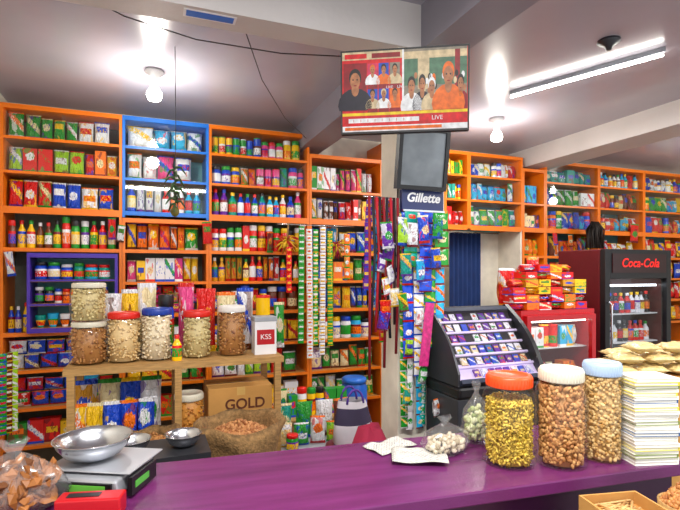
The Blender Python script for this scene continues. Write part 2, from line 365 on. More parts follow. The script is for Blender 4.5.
row(b0, b1, 1.93, 'packet,bottle,jar', .08, .21, 'white blue cyan white red', where='low in a blue wall cabinet')
row(b0, b1, 1.66, 'packet,packet,jar', .095, .2, 'yellow green white orange red', where='below a blue cabinet')
row(b0, b1, 1.43, 'box,packet', .085, .19, 'pink red magenta white yellow', where='below a blue cabinet')
row(b0, b1, 1.2, 'packet', .12, .07, 'red pink red magenta', layers=3, where='stacked on an orange shelf')
row(b0, b1, .95, 'tin', .085, .18, 'cream red white', where='on a shelf behind the jars')
row(b0, b1, .7, 'packet', .12, .18, 'yellow green blue', where='on a shelf behind the jars')
row(b0, b1, .45, 'box', .12, .18, 'brown cream red', where='on a low orange shelf')
row(c0, c1, 2.39, 'tin,jar,tin', .065, .17, 'blue yellow pink white red green blue', where='on a high orange shelf')
row(c0, c1, 2.165, 'tin,packet,jar', .075, .185, 'orange yellow blue white pink teal', where='on the second orange shelf')
row(c0, c1, 1.93, 'spray,bottle', .066, .215, 'cyan blue pink teal white purple', where='in a row of cleaning sprays')
row(c0, c1, 1.66, 'jar,box,jar', .066, .22, 'brown white red black yellow maroon', where='on a middle orange shelf')
row(c0, c1, 1.43, 'bottle,packet', .056, .205, 'yellow orange red gold', where='on a middle orange shelf')
row(c0, c1, 1.2, 'jar,packet', .08, .2, 'yellow red white brown orange', where='on a lower orange shelf')
row(c0, c1, .95, 'packet', .11, .2, 'cream white yellow lime', where='on a lower orange shelf')
row(c0, c1, .7, 'packet', .11, .19, 'green white lime red', where='on a lower orange shelf')
row(c0, c1, .45, 'box', .13, .19, 'white green yellow', where='on a low orange shelf')
hs_ = 'behind hanging sachets'
row(d0, d1, 2.165, 'box,packet', .07, .22, 'pink magenta white green red', where='behind the television')
row(d0, d1, 1.93, 'box,packet', .06, .2, 'white red yellow brown', where='behind the television')
row(d0, d1, 1.66, 'packet', .1, .22, 'green blue cyan white', where=hs_)
row(d0, d1, 1.43, 'box,packet', .08, .19, 'yellow green blue orange', where=hs_)
row(d0, d1, 1.2, 'packet', .09, .2, 'lime yellow blue orange', where=hs_)
row(d0, d1, .95, 'jar,packet', .1, .2, 'white cyan cream', where=hs_)
row(d0, d1, .7, 'packet', .11, .2, 'green cream white', where=hs_)
row(d0, d1, .45, 'packet', .11, .2, 'green white', where=hs_)
for z, k, w, h, p in ((2.39, 'box', .07, .15, 'green yellow white'), (2.165, 'box', .08, .17, 'teal green red'), (1.93, 'box,packet', .08, .19, 'green yellow'), (1.66, 'packet', .11, .2, 'red yellow'), (1.43, 'packet', .11, .19, 'blue red'), (1.2, 'packet', .11, .2, 'green red')):
    row(1.875, 2.445, z, k, w, h, p, where='on shelves behind the column')
row(2.495, 2.705, 2.39, 'box', .05, .15, 'green yellow white', where='above the doorway')
row(2.495, 2.705, 2.165, 'box,jar', .05, .15, 'green teal yellow', where='above the doorway')
row(2.495, 2.705, 1.93, 'box,packet', .06, .17, 'orange red green', where='above the doorway')
row(2.755, 3.325, 2.39, 'jar,packet', .07, .16, 'cyan white blue red', where='above the doorway')
row(2.755, 3.325, 2.165, 'jar,packet', .08, .19, 'cyan teal white', where='above the doorway')
row(2.755, 3.325, 1.93, 'packet', .1, .2, 'teal green white brown', where='above the doorway')
row(3.375, 3.605, 2.165, 'box', .07, .2, 'white cyan', where='on a narrow orange shelf')
row(3.375, 3.605, 1.93, 'box', .05, .16, 'red brown cream', where='on a narrow orange shelf')
row(3.375, 3.605, 1.66, 'packet', .08, .18, 'brown orange', where='on a narrow orange shelf')
hg = 'behind glass high up'; uo = 'on the upper orange shelf'; af = 'above the drinks fridge'
row(3.655, 4.315, 2.39, 'box,packet', .12, .165, 'cyan teal white', where=hg)
row(3.655, 4.315, 2.165, 'packet,box', .11, .19, 'teal blue green white', where=hg)
row(3.655, 4.315, 1.93, 'jar,packet', .09, .19, 'green blue cyan orange', where=uo)
row(3.655, 4.315, 1.66, 'packet', .09, .21, 'orange brown red black', where=af)
row(4.365, 4.975, 2.39, 'bottle,packet', .07, .17, 'white red cyan', where=hg)
row(4.365, 4.975, 2.165, 'jar,packet', .08, .19, 'red brown cream', where=hg)
row(4.365, 4.975, 1.93, 'jar,packet', .08, .19, 'white red cyan', where=uo)
row(4.365, 4.975, 1.66, 'box,packet', .09, .19, 'red white yellow', where=af)
row(5.025, 5.755, 2.39, 'bottle,packet', .08, .17, 'cyan blue white', where=hg)
row(5.025, 5.755, 2.165, 'packet,jar', .1, .19, 'green cyan yellow', where=hg)
row(5.025, 5.755, 1.93, 'packet,jar', .1, .19, 'blue cyan red', where=uo)
row(5.025, 5.755, 1.66, 'packet', .11, .21, 'red orange yellow', where=af)
for z in (1.43, 1.2, .95):
    row(5.025, 5.755, z, 'packet', .12, .2, 'red orange blue yellow', where='on a lower far shelf')
    row(3.655, 4.315, z, 'packet', .12, .2, 'orange red brown', where='on a shelf behind the fridge')
row(4.365, 4.975, 1.43, 'packet', .12, .2, 'orange red brown', where='on a shelf behind the fridge')

# ================= RACK WITH JARS =================
RX0, RX1, RY0, RY1, RZ = -.34, .62, 2.35, 2.68, 1.085
rk = E('wooden_rack', ((RX0+RX1)/2, RY0, 0), 'rough wooden rack holding a row of snack jars', 'rack')
hw = (RX1-RX0)/2
O('tabletop', MB().box((-hw, 0, RZ-.028), (hw, RY1-RY0, RZ)).mesh('top', [wood]), parent=rk)
O('lower_shelf', MB().box((-hw+.03, .03, .66), (hw-.03, RY1-RY0-.03, .68)).mesh('ls', [wood]), parent=rk)
for x in (-hw+.015, -.03, hw-.045):
    for y in (.0, RY1-RY0-.03):
        O('leg', MB().box((x, y, 0), (x+.03, y+.03, RZ-.028)).mesh('leg', [wood]), parent=rk)
def foodmat(name, c1, c2, rough=.6):
    m, t, b, o = nt(name); N = t.nodes; L = t.links
    g = N.new('ShaderNodeNewGeometry'); r = N.new('ShaderNodeValToRGB')
    r.color_ramp.elements[0].color = (*lin(c1), 1); r.color_ramp.elements[1].color = (*lin(c2), 1)
    L.new(g.outputs['Random Per Island'], r.inputs[0]); L.new(r.outputs[0], b.inputs['Base Color']); b.inputs['Roughness'].default_value = rough
    return m
def fill_mesh(R, H, n, sc, m, seed=3, curl=False):
    Q = random.Random(seed); mb = MB(); k = R-max(sc)*1.2
    mb.lathe([(0, .004), (k*.9, .004), (k*.9, H-.008), (0, H-.004)], 14)
    for i in range(n):
        if i % 6 == 0: rr = k*math.sqrt(Q.random()); z = H-max(sc)
        else: rr = k*(.92+.08*Q.random()); z = max(sc)+(H-2*max(sc))*Q.random()
        a = Q.random()*6.283; c = (rr*math.cos(a), rr*math.sin(a), z)
        if curl:
            e = Euler((Q.random()*6, Q.random()*6, Q.random()*6)).to_matrix(); L_ = sc[0]
            mb.tube([Vector(c)+e @ Vector((t*L_, math.sin(t*3)*L_*.35, 0)) for t in (-1, -.4, .3, 1)], sc[1], 5)
        else: mb.lump(c, [s*(.8+.4*Q.random()) for s in sc], Q)
    return mb.mesh('fill', [m])
lidcols = {k: mat(k+'_lid_plastic', c, .35, var=.05) for k, c in dict(red='#d8261a', orange='#f4511c', blue='#1d3f9e', white='#e6e2dc', yellow='#e8c32a', pale='#dcd6c2', sky='#a9c0dc').items()}
def jar(loc, R, H, lid, fm, sc, n, food, where, fillh=.86, curl=False, group=None, lidr=.86, seed=1):
    root = E('storage_jar', loc, f'clear {lid}-lidded jar of {food} {where}', 'jar', group=group)
    prof = [(.01, 0), (R*.93, 0), (R, .012), (R*.97, H*.2), (R, H*.24), (R, H*.7), (R*.97, H*.78), (R*lidr*.98, H*.87), (R*lidr*.95, H*.9)]
    O('body', MB().lathe(prof, 28).mesh('jb', [pet]), parent=root)
    lr = R*lidr; mb = MB(); ns = 40
    mb.lathe([(lr, H*.87), (lr*1.02, H*.875), (lr*1.02, H*.975), (lr*.95, H), (lr*.8, H), (lr*.78, H*.99), (0, H*.99)], ns)
    for i in range(ns):
        a = 2*math.pi*i/ns; mb.box((lr*1.01, -.0012, H*.88), (lr*1.035, .0012, H*.97), 0, Matrix.Rotation(a, 4, 'Z'))
    O('lid', mb.mesh('jl', [lidcols[lid]]), parent=root)
    O('jar_contents', fill_mesh(R*.95, H*fillh, n, sc, fm, seed, curl), (loc[0], loc[1], loc[2]+.002), label=f'{food} filling a clear jar', cat='snack', kind='stuff')
    return root
chick = foodmat('beige_peas', '#c9a060', '#f0d6a2'); dal = foodmat('brown_pulses', '#8a5226', '#c89050'); nuts = foodmat('peanut_brown', '#9c5a26', '#d79a58')
mixt = foodmat('fried_mix', '#a8841c', '#eacc50'); pale = foodmat('pale_snacks', '#d8c094', '#f6ead0'); beans = foodmat('mixed_beans', '#a98c50', '#e8d8a0'); honey = foodmat('amber_candy', '#b3661a', '#e0a040')
jy = 2.50
def rj(px, w, ytop, ybot, lid, fm, food, sc=(.007, .006, .006), z=RZ, y=jy, n=300, seed=1, **k):
    p = Py(px, (ytop+ybot)/2, y); t = y/ray(px, 0)[1]; R = w*t/2; H = (ybot-ytop)*t
    jar((p.x, y, z), R, H, lid, fm, sc, n, food, 'on a wooden rack', group='snack jars on the wooden rack', seed=seed, **k); return p.x, R, H
x, R, H = rj(89, 36, 320, 362, 'pale', dal, 'brown pulses', seed=1)
rj(89, 35, 281, 319, 'pale', beans, 'pale beans', z=RZ+H+.0005, seed=2)
rj(124, 34, 312, 361, 'red', chick, 'beige chickpeas', (.006, .006, .006), seed=3)
rj(157, 32, 310, 361, 'blue', pale, 'pale chickpeas', (.007, .006, .006), seed=4)
rj(197, 30, 314, 360, 'red', beans, 'spotted beans', seed=5)
rj(232, 30, 309, 358, 'white', dal, 'brown lentils', seed=6)
p = Py(263, 357, jy)
cn = E('canister', (p.x, jy-.02, RZ), 'white canister with a red label on a wooden rack', 'canister')
O('body', MB().box((-.055, -.045, 0), (.055, .045, .165)).box((-.045, -.0465, .05), (.045, -.045, .125), 1).mesh('cb', [wht, redm]), parent=cn, bev=.003)
O('lid', MB().box((-.057, -.047, .165), (.057, .047, .19)).mesh('cl', [greym]), parent=cn, bev=.004)
text('KSS', .036, wht, 'lettering', cn, (0, -.0475, .088))
def pk(kind, px, y, z, sz, col, grp, where, **k):
    p = Py(px, 272, y); return put(kind, (p.x, y, z), sz, col, grp, where, **k)
g2 = 'goods behind the jars'
for px, c, kd, sz in ((112, 'white', 'packet', (.09, .05, .31)), (130, 'yellow', 'packet', (.08, .05, .33)), (147, 'cream', 'packet', (.09, .05, .36)), (166, 'blue', 'jar', (.08, .08, .30)), (186, 'pink', 'packet', (.08, .05, .36)), (206, 'red', 'packet', (.10, .04, .33)), (226, 'cream', 'packet', (.10, .05, .31)), (245, 'white', 'packet', (.09, .05, .33)), (263, 'yellow', 'tin', (.08, .08, .29)), (279, 'green', 'packet', (.06, .04, .25))):
    pk(kd, px, 2.63, RZ, sz, c, g2, 'behind the jars on a rack')
p = Py(177, 345, 2.42); put('bottle', (p.x, 2.42, RZ), (.045, .045, .12), 'yellow', g2, 'standing between jars on a rack')
rj(189, 32, 378, 428, 'pale', honey, 'amber sweets', z=.681, y=2.46, seed=8)
gr = 'packets on the rack shelf'
for i, (px, c, w) in enumerate(((78, 'yellow', .085), (94, 'yellow', .08), (112, 'blue', .085), (129, 'blue', .08), (146, 'blue', .08))):
    pk('packet', px, 2.46, .681, (w, .07, .23), c, gr, 'on the lower shelf of a rack', rz=rng.uniform(-.25, .25))
for i, (px, c) in enumerate(((110, 'cream'), (130, 'blue'), (150, 'white'), (85, 'gold'))):
    pk('packet', px, 2.58, .681, (.11, .08, .31), c, gr, 'at the back of a rack shelf')
p = Py(237, 400, 2.52)
ct = E('cardboard_carton', (p.x, 2.5, .681), 'brown cardboard carton with dark print on a rack shelf', 'carton')
O('body', MB().box((-.155, -.1, 0), (.155, .12, .26)).mesh('carton', [card]), parent=ct, bev=.003)
O('tape', MB().box((-.156, -.012, .259), (.156, .012, .2615)).box((-.02, -.1008, .22), (.02, -.1, .26)).mesh('tape', [mat('tape_film', '#c9a15c', .3)]), parent=ct)
text('GOLD', .07, mat('brown_print', '#5b2a12', .8), 'lettering', ct, (.02, -.101, .175), bold=.0015)
# ================= SACKS / BOWLS / FLOOR THINGS =================
def sack(loc, R, H, fm, food, label, n=500, sc=(.011, .007, .007)):
    root = E('burlap_sack', loc, label, 'sack')
    O('sack_cloth', MB().lathe([(.02, 0), (R*.8, .0), (R*.95, .05), (R*1.02, H*.4), (R*.95, H*.7), (R*1.04, H*.8), (R*.98, H*.86), (R*1.1, H*.93), (R*1.12, H*.97), (R*1.02, H), (R*.93, H*.965), (R*.9, H*.88)], 44, wob=.09).mesh('sk', [burlap]), parent=root)
    Q = random.Random(4); mb = MB(); mb.lathe([(R*.9, H*.88), (R*.6, H*.95), (0, H*.985)], 20)
    for i in range(n):
        r = R*.84*math.sqrt(Q.random()); a = Q.random()*6.28; mb.lump((r*math.cos(a), r*math.sin(a), H*.895+H*.10*(1-(r/R))**.8), [s*(.8+.4*Q.random()) for s in sc], Q)
    O('peanuts', mb.mesh('pn', [fm]), loc, label=f'{food} heaped in a sack', cat='nuts', kind='stuff')
sack((.36, 2.11, 0), .17, .87, foodmat('raw_peanuts', '#8f5228', '#cc935c'), 'raw peanuts', 'open brown burlap sack full of peanuts')
sack((.02, 2.2, 0), .10, .83, dal, 'brown pulses', 'smaller open burlap sack beside the peanut sack', n=250, sc=(.006, .006, .006))
p = Pd(158, 440, 1.72)
st = E('metal_stand', (p.x, p.y, 0), 'dark metal stand carrying steel bowls', 'stand')
O('stand_top', MB().box((-.17, -.1, .86), (.17, .1, .88)).mesh('st', [dgrey]), parent=st)
for sx in (-.15, .15):
    for sy in (-.08, .08): O('leg', MB().box((sx-.012, sy-.012, 0), (sx+.012, sy+.012, .86)).mesh('sl', [dgrey]), parent=st)
def bowl(loc, R, H, label, group=None):
    O('steel_bowl', MB().lathe([(0, 0), (R*.45, 0), (R*.75, H*.25), (R*.95, H*.7), (R, H), (R*1.05, H), (R*1.05, H*.985), (R*.98, H*.97), (R*.93, H*.7), (R*.72, H*.28), (R*.43, .003), (0, .003)], 40).mesh('bowl', [steel]), loc, label=label, cat='bowl', group=group)
bowl((p.x-.085, p.y, .88), .062, .045, 'small stainless steel bowl on a stand', 'small steel bowls'); bowl((p.x+.085, p.y, .88), .062, .045, 'small stainless steel bowl on a stand', 'small steel bowls')
p = Py(316, 420, 2.75)
cr = E('plastic_crate', (p.x, 2.75, 0), 'grey plastic crate under assorted packets', 'crate')
O('body', MB().box((-.25, -.13, 0), (.25, .13, .48)).mesh('cr', [greym]), parent=cr, bev=.01)
O('rim', MB().box((-.26, -.14, .48), (.26, .14, .50)).mesh('rm', [greym]), parent=cr, bev=.004)
gc = 'packets on the crate'
for i, (dx, c, w, h) in enumerate(((-.2, 'white', .09, .14), (-.1, 'green', .09, .13), (.0, 'white', .09, .16), (.1, 'lime', .09, .12), (.2, 'cream', .09, .15))):
    put('packet', (p.x+dx, 2.72, .50), (w, .06, h), c, gc, 'standing on a plastic crate', rz=rng.uniform(-.3, .3))
for i, dx in enumerate((-.18, -.05, .08, .19)):
    put('packet', (p.x+dx, 2.83, .50), (.11, .06, .22), ('teal', 'green', 'white', 'brown')[i], gc, 'standing on a plastic crate', rz=rng.uniform(-.2, .2))
put('jar', (p.x-.17, 2.66, .50), (.07, .07, .09), 'green', gc, 'standing on a plastic crate')
# second crate further back, with tins and bottles
p2 = Py(312, 400, 3.2)
cr = E('plastic_crate', (p2.x, 3.2, 0), 'brown wooden crate with packets further back', 'crate')
O('body', MB().box((-.26, -.12, 0), (.26, .12, .52)).mesh('cr2', [wood]), parent=cr, bev=.006)
O('rim', MB().box((-.27, -.13, .52), (.27, .13, .535)).mesh('rm2', [wood]), parent=cr)
row(p2.x-.25, p2.x+.25, .536, 'packet,box,jar', .10, .19, 'white green cream yellow red white', y=3.17, where='on a wooden crate', d=.07)
p = Pd(352, 430, 2.5)
hb = E('shopping_bag', (p.x, p.y, 0), 'white and purple cloth shopping bag on a stool', 'bag')
def bagmesh(w, d, h, mats):
    mb = MB(); mb.lathe([(.02, 0), (.45, 0), (.52, .08), (.5, .5), (.4, .85), (.36, 1)], 24, mis=[0, 2, 0, 1, 0], wob=.06)
    mb.v = [(x*w, y*d, z*h) for x, y, z in mb.v]
    for yy in (-.3, .3): mb.tube([(math.cos(a)*w*.22, d*yy, h*.95+math.sin(a)*h*.3) for a in [math.pi*i/8 for i in range(9)]], .006, 6, 2)
    return mb.mesh('bag', mats)
purpc = mat('violet_cloth', '#5a3aa0', .8)
O('bag_body', bagmesh(.2, .14, .23, [mat('white_cloth', '#d8d4dc', .8), mat('dark_cloth', '#3c3450', .8), purpc]), (0, 0, .62), parent=hb)
sx = E('stool', (p.x, p.y, 0), 'low maroon plastic stool', 'stool')
mrn = mat('maroon_plastic', '#7c1438', .4)
O('seat', MB().lathe([(0, .59), (.13, .59), (.14, .6), (.135, .619), (0, .619)], 24).mesh('seat', [mrn]), parent=sx)
for a in (.8, 2.4, 3.9, 5.5): O('leg', MB().tube([(math.cos(a)*.11, math.sin(a)*.11, 0), (math.cos(a)*.09, math.sin(a)*.09, .59)], .015).mesh('sl', [mrn]), parent=sx)
p = Py(354, 385, 3.45)
bd = E('plastic_drum', (p.x, 3.45, 0), 'blue plastic drum on the floor', 'drum')
O('body', MB().lathe([(.01, 0), (.09, 0), (.1, .05), (.1, .35), (.105, .36), (.1, .37), (.1, .62), (.085, .66)], 24).mesh('drm', [mat('blue_drum', '#1f63c8', .35)]), parent=bd)
O('lid', MB().lathe([(.09, .66), (.095, .66), (.095, .69), (.08, .70), (0, .70)], 24).mesh('drl', [mat('blue_lid', '#2a73d8', .35)]), parent=bd)
p = Pd(370, 435, 2.1)
O('cloth_bundle', MB().lathe([(.02, 0), (.10, 0), (.115, .1), (.11, .5), (.09, .74), (.05, .83), (0, .84)], 22, wob=.1).mesh('cbn', [mat('maroon_cloth', '#9a1c3c', .85, bump=.5, bs=20)]), (p.x, p.y, 0), label='tall maroon cloth bundle behind the counter', cat='bundle')
# ================= COUNTER =================
CA = math.radians(-5.5)
ctr = E('shop_counter', (0, 0, 0), 'long purple laminate topped shop counter', 'counter', rot=(0, 0, CA))
O('countertop', MB().box((-.8, 1.085, .915), (1.36, 1.505, .95)).mesh('ct', [counterm]), parent=ctr, bev=.004)
O('body', MB().box((-.77, 1.12, 0), (1.33, 1.47, .915)).mesh('cb', [countered]), parent=ctr)
def KP(px, py, z=.95): return Pz(px, py, z)
def bj(px, base, R, H, lid, fm, food, sc, n, curl=False, lidr=.84, seed=1, fillh=.84):
    p = KP(px, base); jar((p.x, p.y, .9505), R, H, lid, fm, sc, n, food, 'on the purple counter', curl=curl, group='large snack jars on the counter', lidr=lidr, seed=seed, fillh=fillh)
bj(509, 462, .0755, .255, 'orange', mixt, 'fried lentil mix', (.011, .0032, .0032), 1500, True, seed=11, fillh=.74)
bj(561, 463, .071, .275, 'pale', foodmat('roasted_peanuts', '#9a5f2c', '#dca868'), 'roasted peanuts', (.010, .006, .006), 1200, seed=12, fillh=.85)
bj(602, 458, .056, .285, 'sky', foodmat('fried_chickpeas', '#b98a44', '#e6c88c'), 'pale roasted chickpeas', (.0062, .0055, .0055), 1300, seed=13, fillh=.86, lidr=.92)
paper = mat('paper_edge', '#efece0', .8, var=.12, vs=4, stretch=(1, 1, 200)); cov = [mat('cover_'+k, c, .5) for k, c in (('yellow', '#e8d848'), ('white', '#f2f0ea'), ('green', '#7a8a3a'), ('blue', '#3a5c90'))]
pb = KP(645, 459)
z = .9505; Q = random.Random(5)
bms = [MB().box((-.064, -.048, .0014), (.063, .048, .0086), 1).box((-.066, -.05, 0), (.066, .05, .0012), 0).box((-.066, -.05, .0088), (.066, .05, .01), 0).box((.063, -.05, .0012), (.066, .05, .0088), 0).mesh('book', [c, paper]) for c in cov]
for i in [1, 1, 2, 1, 0, 1, 1, 1, 3, 1, 1, 2, 1, 1, 1, 0, 1, 3, 1, 0, 1, 2, 0, 1]:
    O('notepad', bms[i], (pb.x+Q.uniform(-.003, .003), pb.y+Q.uniform(-.003, .003), z), (0, 0, math.radians(-17)+Q.uniform(-.03, .03)), label=['yellow', 'white', 'green', 'blue'][i]+' covered thin notepad in a tall stack', cat='notepad', group='notepads stacked on the counter'); z += .0103
def plastic_bag(loc, r, fm, food, label, n=60, sc=(.014, .012, .012), seed=2, fl=.62, sm=True):
    root = E('plastic_bag', loc, label, 'plastic bag'); mb = MB()
    prof = [(.02, .0), (r[0]*.8, .002), (r[0], r[2]*.3), (r[0]*.85, r[2]*.7), (r[0]*.35, r[2]*.95), (r[0]*.12, r[2]*1.05), (r[0]*.3, r[2]*1.25), (r[0]*.22, r[2]*1.3)]
    mb.lathe(prof, 26, wob=.14); k = r[1]/r[0]; mb.v = [(x, y*k, z) for x, y, z in mb.v]
    O('bag_film', mb.mesh('pf', [film]), parent=root)
    Q = random.Random(seed); mb = MB()
    for i in range(n):
        a = Q.random()*6.28; u = math.sqrt(Q.random())*.74; mb.lump((r[0]*u*math.cos(a), r[1]*u*math.sin(a), max(sc)+(r[2]*fl*1.1-max(sc))*Q.random()*(1-u*.7)), [s*(.6+.8*Q.random()) for s in sc], Q, sm=sm)
    O('bag_contents', mb.mesh('bc', [fm]), loc, label=food+' inside a plastic bag', cat='food', kind='stuff')
p = KP(445, 452); plastic_bag((p.x, p.y, .951), (.08, .055, .085), foodmat('pale_loose', '#a89674', '#e8dcc4'), 'pale loose snacks', 'crumpled clear plastic bag of pale snacks on the counter', n=260, sc=(.010, .008, .007))
p = KP(474, 441); plastic_bag((p.x+.005, p.y-.005, .951), (.05, .045, .15), foodmat('green_veg', '#8a9c4c', '#e4e4b8'), 'green and white vegetables', 'clear plastic bag of pale green goods on the counter', n=200, fl=.8, sc=(.012, .008, .008))
newsm, t, bb, oo = nt('newsprint'); N = t.nodes; L = t.links
tc = N.new('ShaderNodeTexCoord'); br = N.new('ShaderNodeTexBrick'); br.inputs['Scale'].default_value = 45; br.inputs['Color1'].default_value = (.06, .06, .08, 1); br.inputs['Color2'].default_value = (.5, .48, .44, 1); br.inputs['Mortar'].default_value = (.66, .64, .58, 1); br.inputs['Mortar Size'].default_value = .07
L.new(tc.outputs['Object'], br.inputs['Vector']); L.new(br.outputs[0], bb.inputs['Base Color']); bb.inputs['Roughness'].default_value = .8
def paper_sheet(loc, w, d, rz, amp, seed):
    Q = random.Random(seed); mb = MB(); n = 12; vs = []
    ph = [Q.random()*6 for _ in range(4)]
    for j in range(n+1):
        for i in range(n+1):
            x = i/n; y = j/n; hgt = amp*(1+math.sin(x*7+ph[0]+y*3)*math.sin(y*6+ph[1])*.6+math.sin(x*13+ph[2])*.4*y)
            vs.append(((x-.5)*w, (y-.5)*d, max(.0005, hgt)))
    mb.add(vs, [(j*(n+1)+i, j*(n+1)+i+1, (j+1)*(n+1)+i+1, (j+1)*(n+1)+i) for j in range(n) for i in range(n)], 0, True)
    o = O('newspaper', mb.mesh('np', [newsm]), loc, (0, 0, rz), label='crumpled newspaper sheet lying on the counter', cat='newspaper', group='newspapers on the counter')
    so = o.modifiers.new('s', 'SOLIDIFY'); so.thickness = .0006; so.offset = 1
p = KP(390, 447); paper_sheet((p.x-.0, p.y, .9505), .15, .09, .3, .006, 1)
p = KP(422, 459); paper_sheet((p.x-.01, p.y, .9535), .16, .11, -.45, .009, 2)
ps = KP(106, 481)
SR = math.radians(-28)
sc_ = E('weighing_scale', (ps.x, ps.y, .95), 'digital weighing scale with steel tray and green display', 'scale', rot=(0, 0, SR))
O('body', MB().prism([(-.1, .012), (.1, .012), (.093, .05), (-.093, .05)], -.11, .07).mesh('sb', [brushed]), parent=sc_, bev=.006)
for x in (-.08, .08):
    for y in (-.085, .05): O('foot', MB().lathe([(0, 0), (.01, 0), (.01, .012), (0, .012)], 12, c=(x, y, 0)).mesh('ft', [blk]), parent=sc_)
O('tray', MB().box((-.115, -.085, .056), (.115, .085, .060)).box((-.03, -.03, .05), (.03, .03, .056)).mesh('tr', [brushed]), parent=sc_, bev=.002)
pm = Matrix.Translation((.0, -.112, .03))
O('display_panel', MB().box((-.085, -.004, -.014), (.085, .004, .014), 0, pm).mesh('dp', [blk]), parent=sc_)
O('display', MB().box((-.02, -.006, -.009), (.07, -.004, .009), 0, pm).mesh('ds', [mat('green_lcd', '#5fae3c', .3, emis=.1)]), parent=sc_)
sd = Matrix.Translation((.118, -.03, .03))
O('side_display', MB().box((-.006, -.06, -.022), (.006, .06, .022), 0, sd).box((.006, -.045, -.008), (.0075, .02, .008), 1, sd).mesh('sd', [blk, mat('green_digits', '#4a9a3a', .3, emis=.15)]), parent=sc_)
q = Vector(sc_.location)+Matrix.Rotation(SR, 3, 'Z') @ Vector((-.035, .0, .0605))
bowl((q.x, q.y, q.z+.0005), .093, .055, 'wide shallow stainless steel bowl on a weighing scale')
p = Pd(92, 500, 1.115)
rb = E('calculator_box', (p.x, p.y, .95), 'red plastic box with black slots beside the scale', 'box', rot=(0, 0, math.radians(-14)))
O('body', MB().box((-.07, -.03, 0), (.07, .02, .045)).mesh('rb', [redm]), parent=rb, bev=.004)
O('slot', MB().box((-.05, -.015, .045), (.02, .005, .0465)).mesh('rs', [blk]), parent=rb)
p = Pd(14, 500, 1.13)
plastic_bag((p.x, p.y, .951), (.105, .065, .125), foodmat('brown_crunch', '#5a3012', '#a8682c', .5), 'brown sugary lumps', 'large clear plastic bag of brown snacks on the counter', n=330, sc=(.027, .017, .012), seed=6, fl=.85, sm=False)
p = Pd(632, 503, 1.12)
cb = E('tall_carton', (p.x-.02, p.y, 0), 'tall open cardboard carton before the counter', 'carton', rot=(0, 0, math.radians(-12)))
h = p.z
O('body', MB().box((-.075, -.06, 0), (.075, .06, h-.03)).mesh('tc', [card]), parent=cb)
O('rim', MB().box((-.075, -.06, h-.03), (.075, -.055, h)).box((-.075, .055, h-.03), (.075, .06, h)).box((-.075, -.055, h-.03), (-.07, .055, h)).box((.07, -.055, h-.03), (.075, .055, h)).mesh('tr', [card]), parent=cb)
Q = random.Random(9); mb = MB()
for i in range(70):
    mb.tube([(-.055+.09*Q.random(), -.045+.09*Q.random(), h-.022+.008*Q.random()), (-.02+.07*Q.random(), -.045+.09*Q.random(), h-.022+.01*Q.random())], .003, 5)
O('snack_sticks', mb.mesh('ss', [foodmat('fried_sticks', '#a8763a', '#e0b878')]), (p.x-.02, p.y, 0), (0, 0, math.radians(-12)), label='golden fried sticks heaped in a carton', cat='snack', kind='stuff')
p = Pd(684, 494, 1.13); bx, by = p.x+.012, p.y-.0
bk = E('basket', (bx, by, 0), 'round cane basket stand of nuts before the counter', 'basket')
O('body', MB().lathe([(.0, 0), (.05, 0), (.045, .5), (.055, .92), (.06, .965), (.055, .965), (.05, .93), (0, .93)], 20).mesh('bk', [wood]), parent=bk)
mb = MB()
for i in range(300):
    r = .05*math.sqrt(Q.random()); a = Q.random()*6.28; mb.lump((r*math.cos(a), r*math.sin(a), .945+.075*(1-r/.06)), (.010, .007, .006), Q)
O('nuts', mb.mesh('nt', [nuts]), (bx, by, 0), label='brown nuts heaped in a basket', cat='nuts', kind='stuff')
p = Pd(647, 372, 1.86)
ns = E('display_stand', (p.x, p.y, 0), 'brown cardboard display box behind the counter', 'stand', rot=(0, 0, math.radians(-21)))
NZ = 1.115
O('body', MB().box((-.16, -.06, 0), (.2, .14, NZ-.001)).mesh('nsb', [card]), parent=ns, bev=.004)
noodle = mat('golden_vermicelli', '#e2c384', .3, var=.4, vs=30, stretch=(1, 1, 12), bump=.8, bs=60)
RM = Matrix.Rotation(math.radians(-21), 3, 'Z')
for i, (dx, dy, dz, rz) in enumerate(((-.12, -.01, 0, .06), (.0, -.01, 0, -.05), (.12, -.01, 0, .05), (-.09, -.01, .041, -.1), (.03, -.01, .041, .12), (.14, -.01, .041, -.1), (-.03, -.01, .082, .2), (.1, -.01, .082, -.2), (-.11, .10, 0, -.05), (.01, .10, 0, .05), (.13, .10, 0, .0), (-.05, .1, .041, .1), (.09, .1, .041, 0))):
    v = RM @ Vector((dx, dy, 0))
    mb = MB().pillow(.10, .115, .04, nx=8, nz=10, seed=i, px=3, M=Matrix.Translation((0, 0, .0205)) @ Matrix.Rotation(math.pi/2, 4, 'Y') @ Matrix.Rotation(math.pi/2, 4, 'Z') @ Matrix.Translation((0, 0, -.0575)))
    O('noodle_bag', mb.mesh('nb', [noodle]), (p.x+v.x, p.y+v.y, NZ+dz), (0, 0, -.37+rz), label='clear bag of golden vermicelli in a pile', cat='noodle bag', group='bags of vermicelli in a pile')

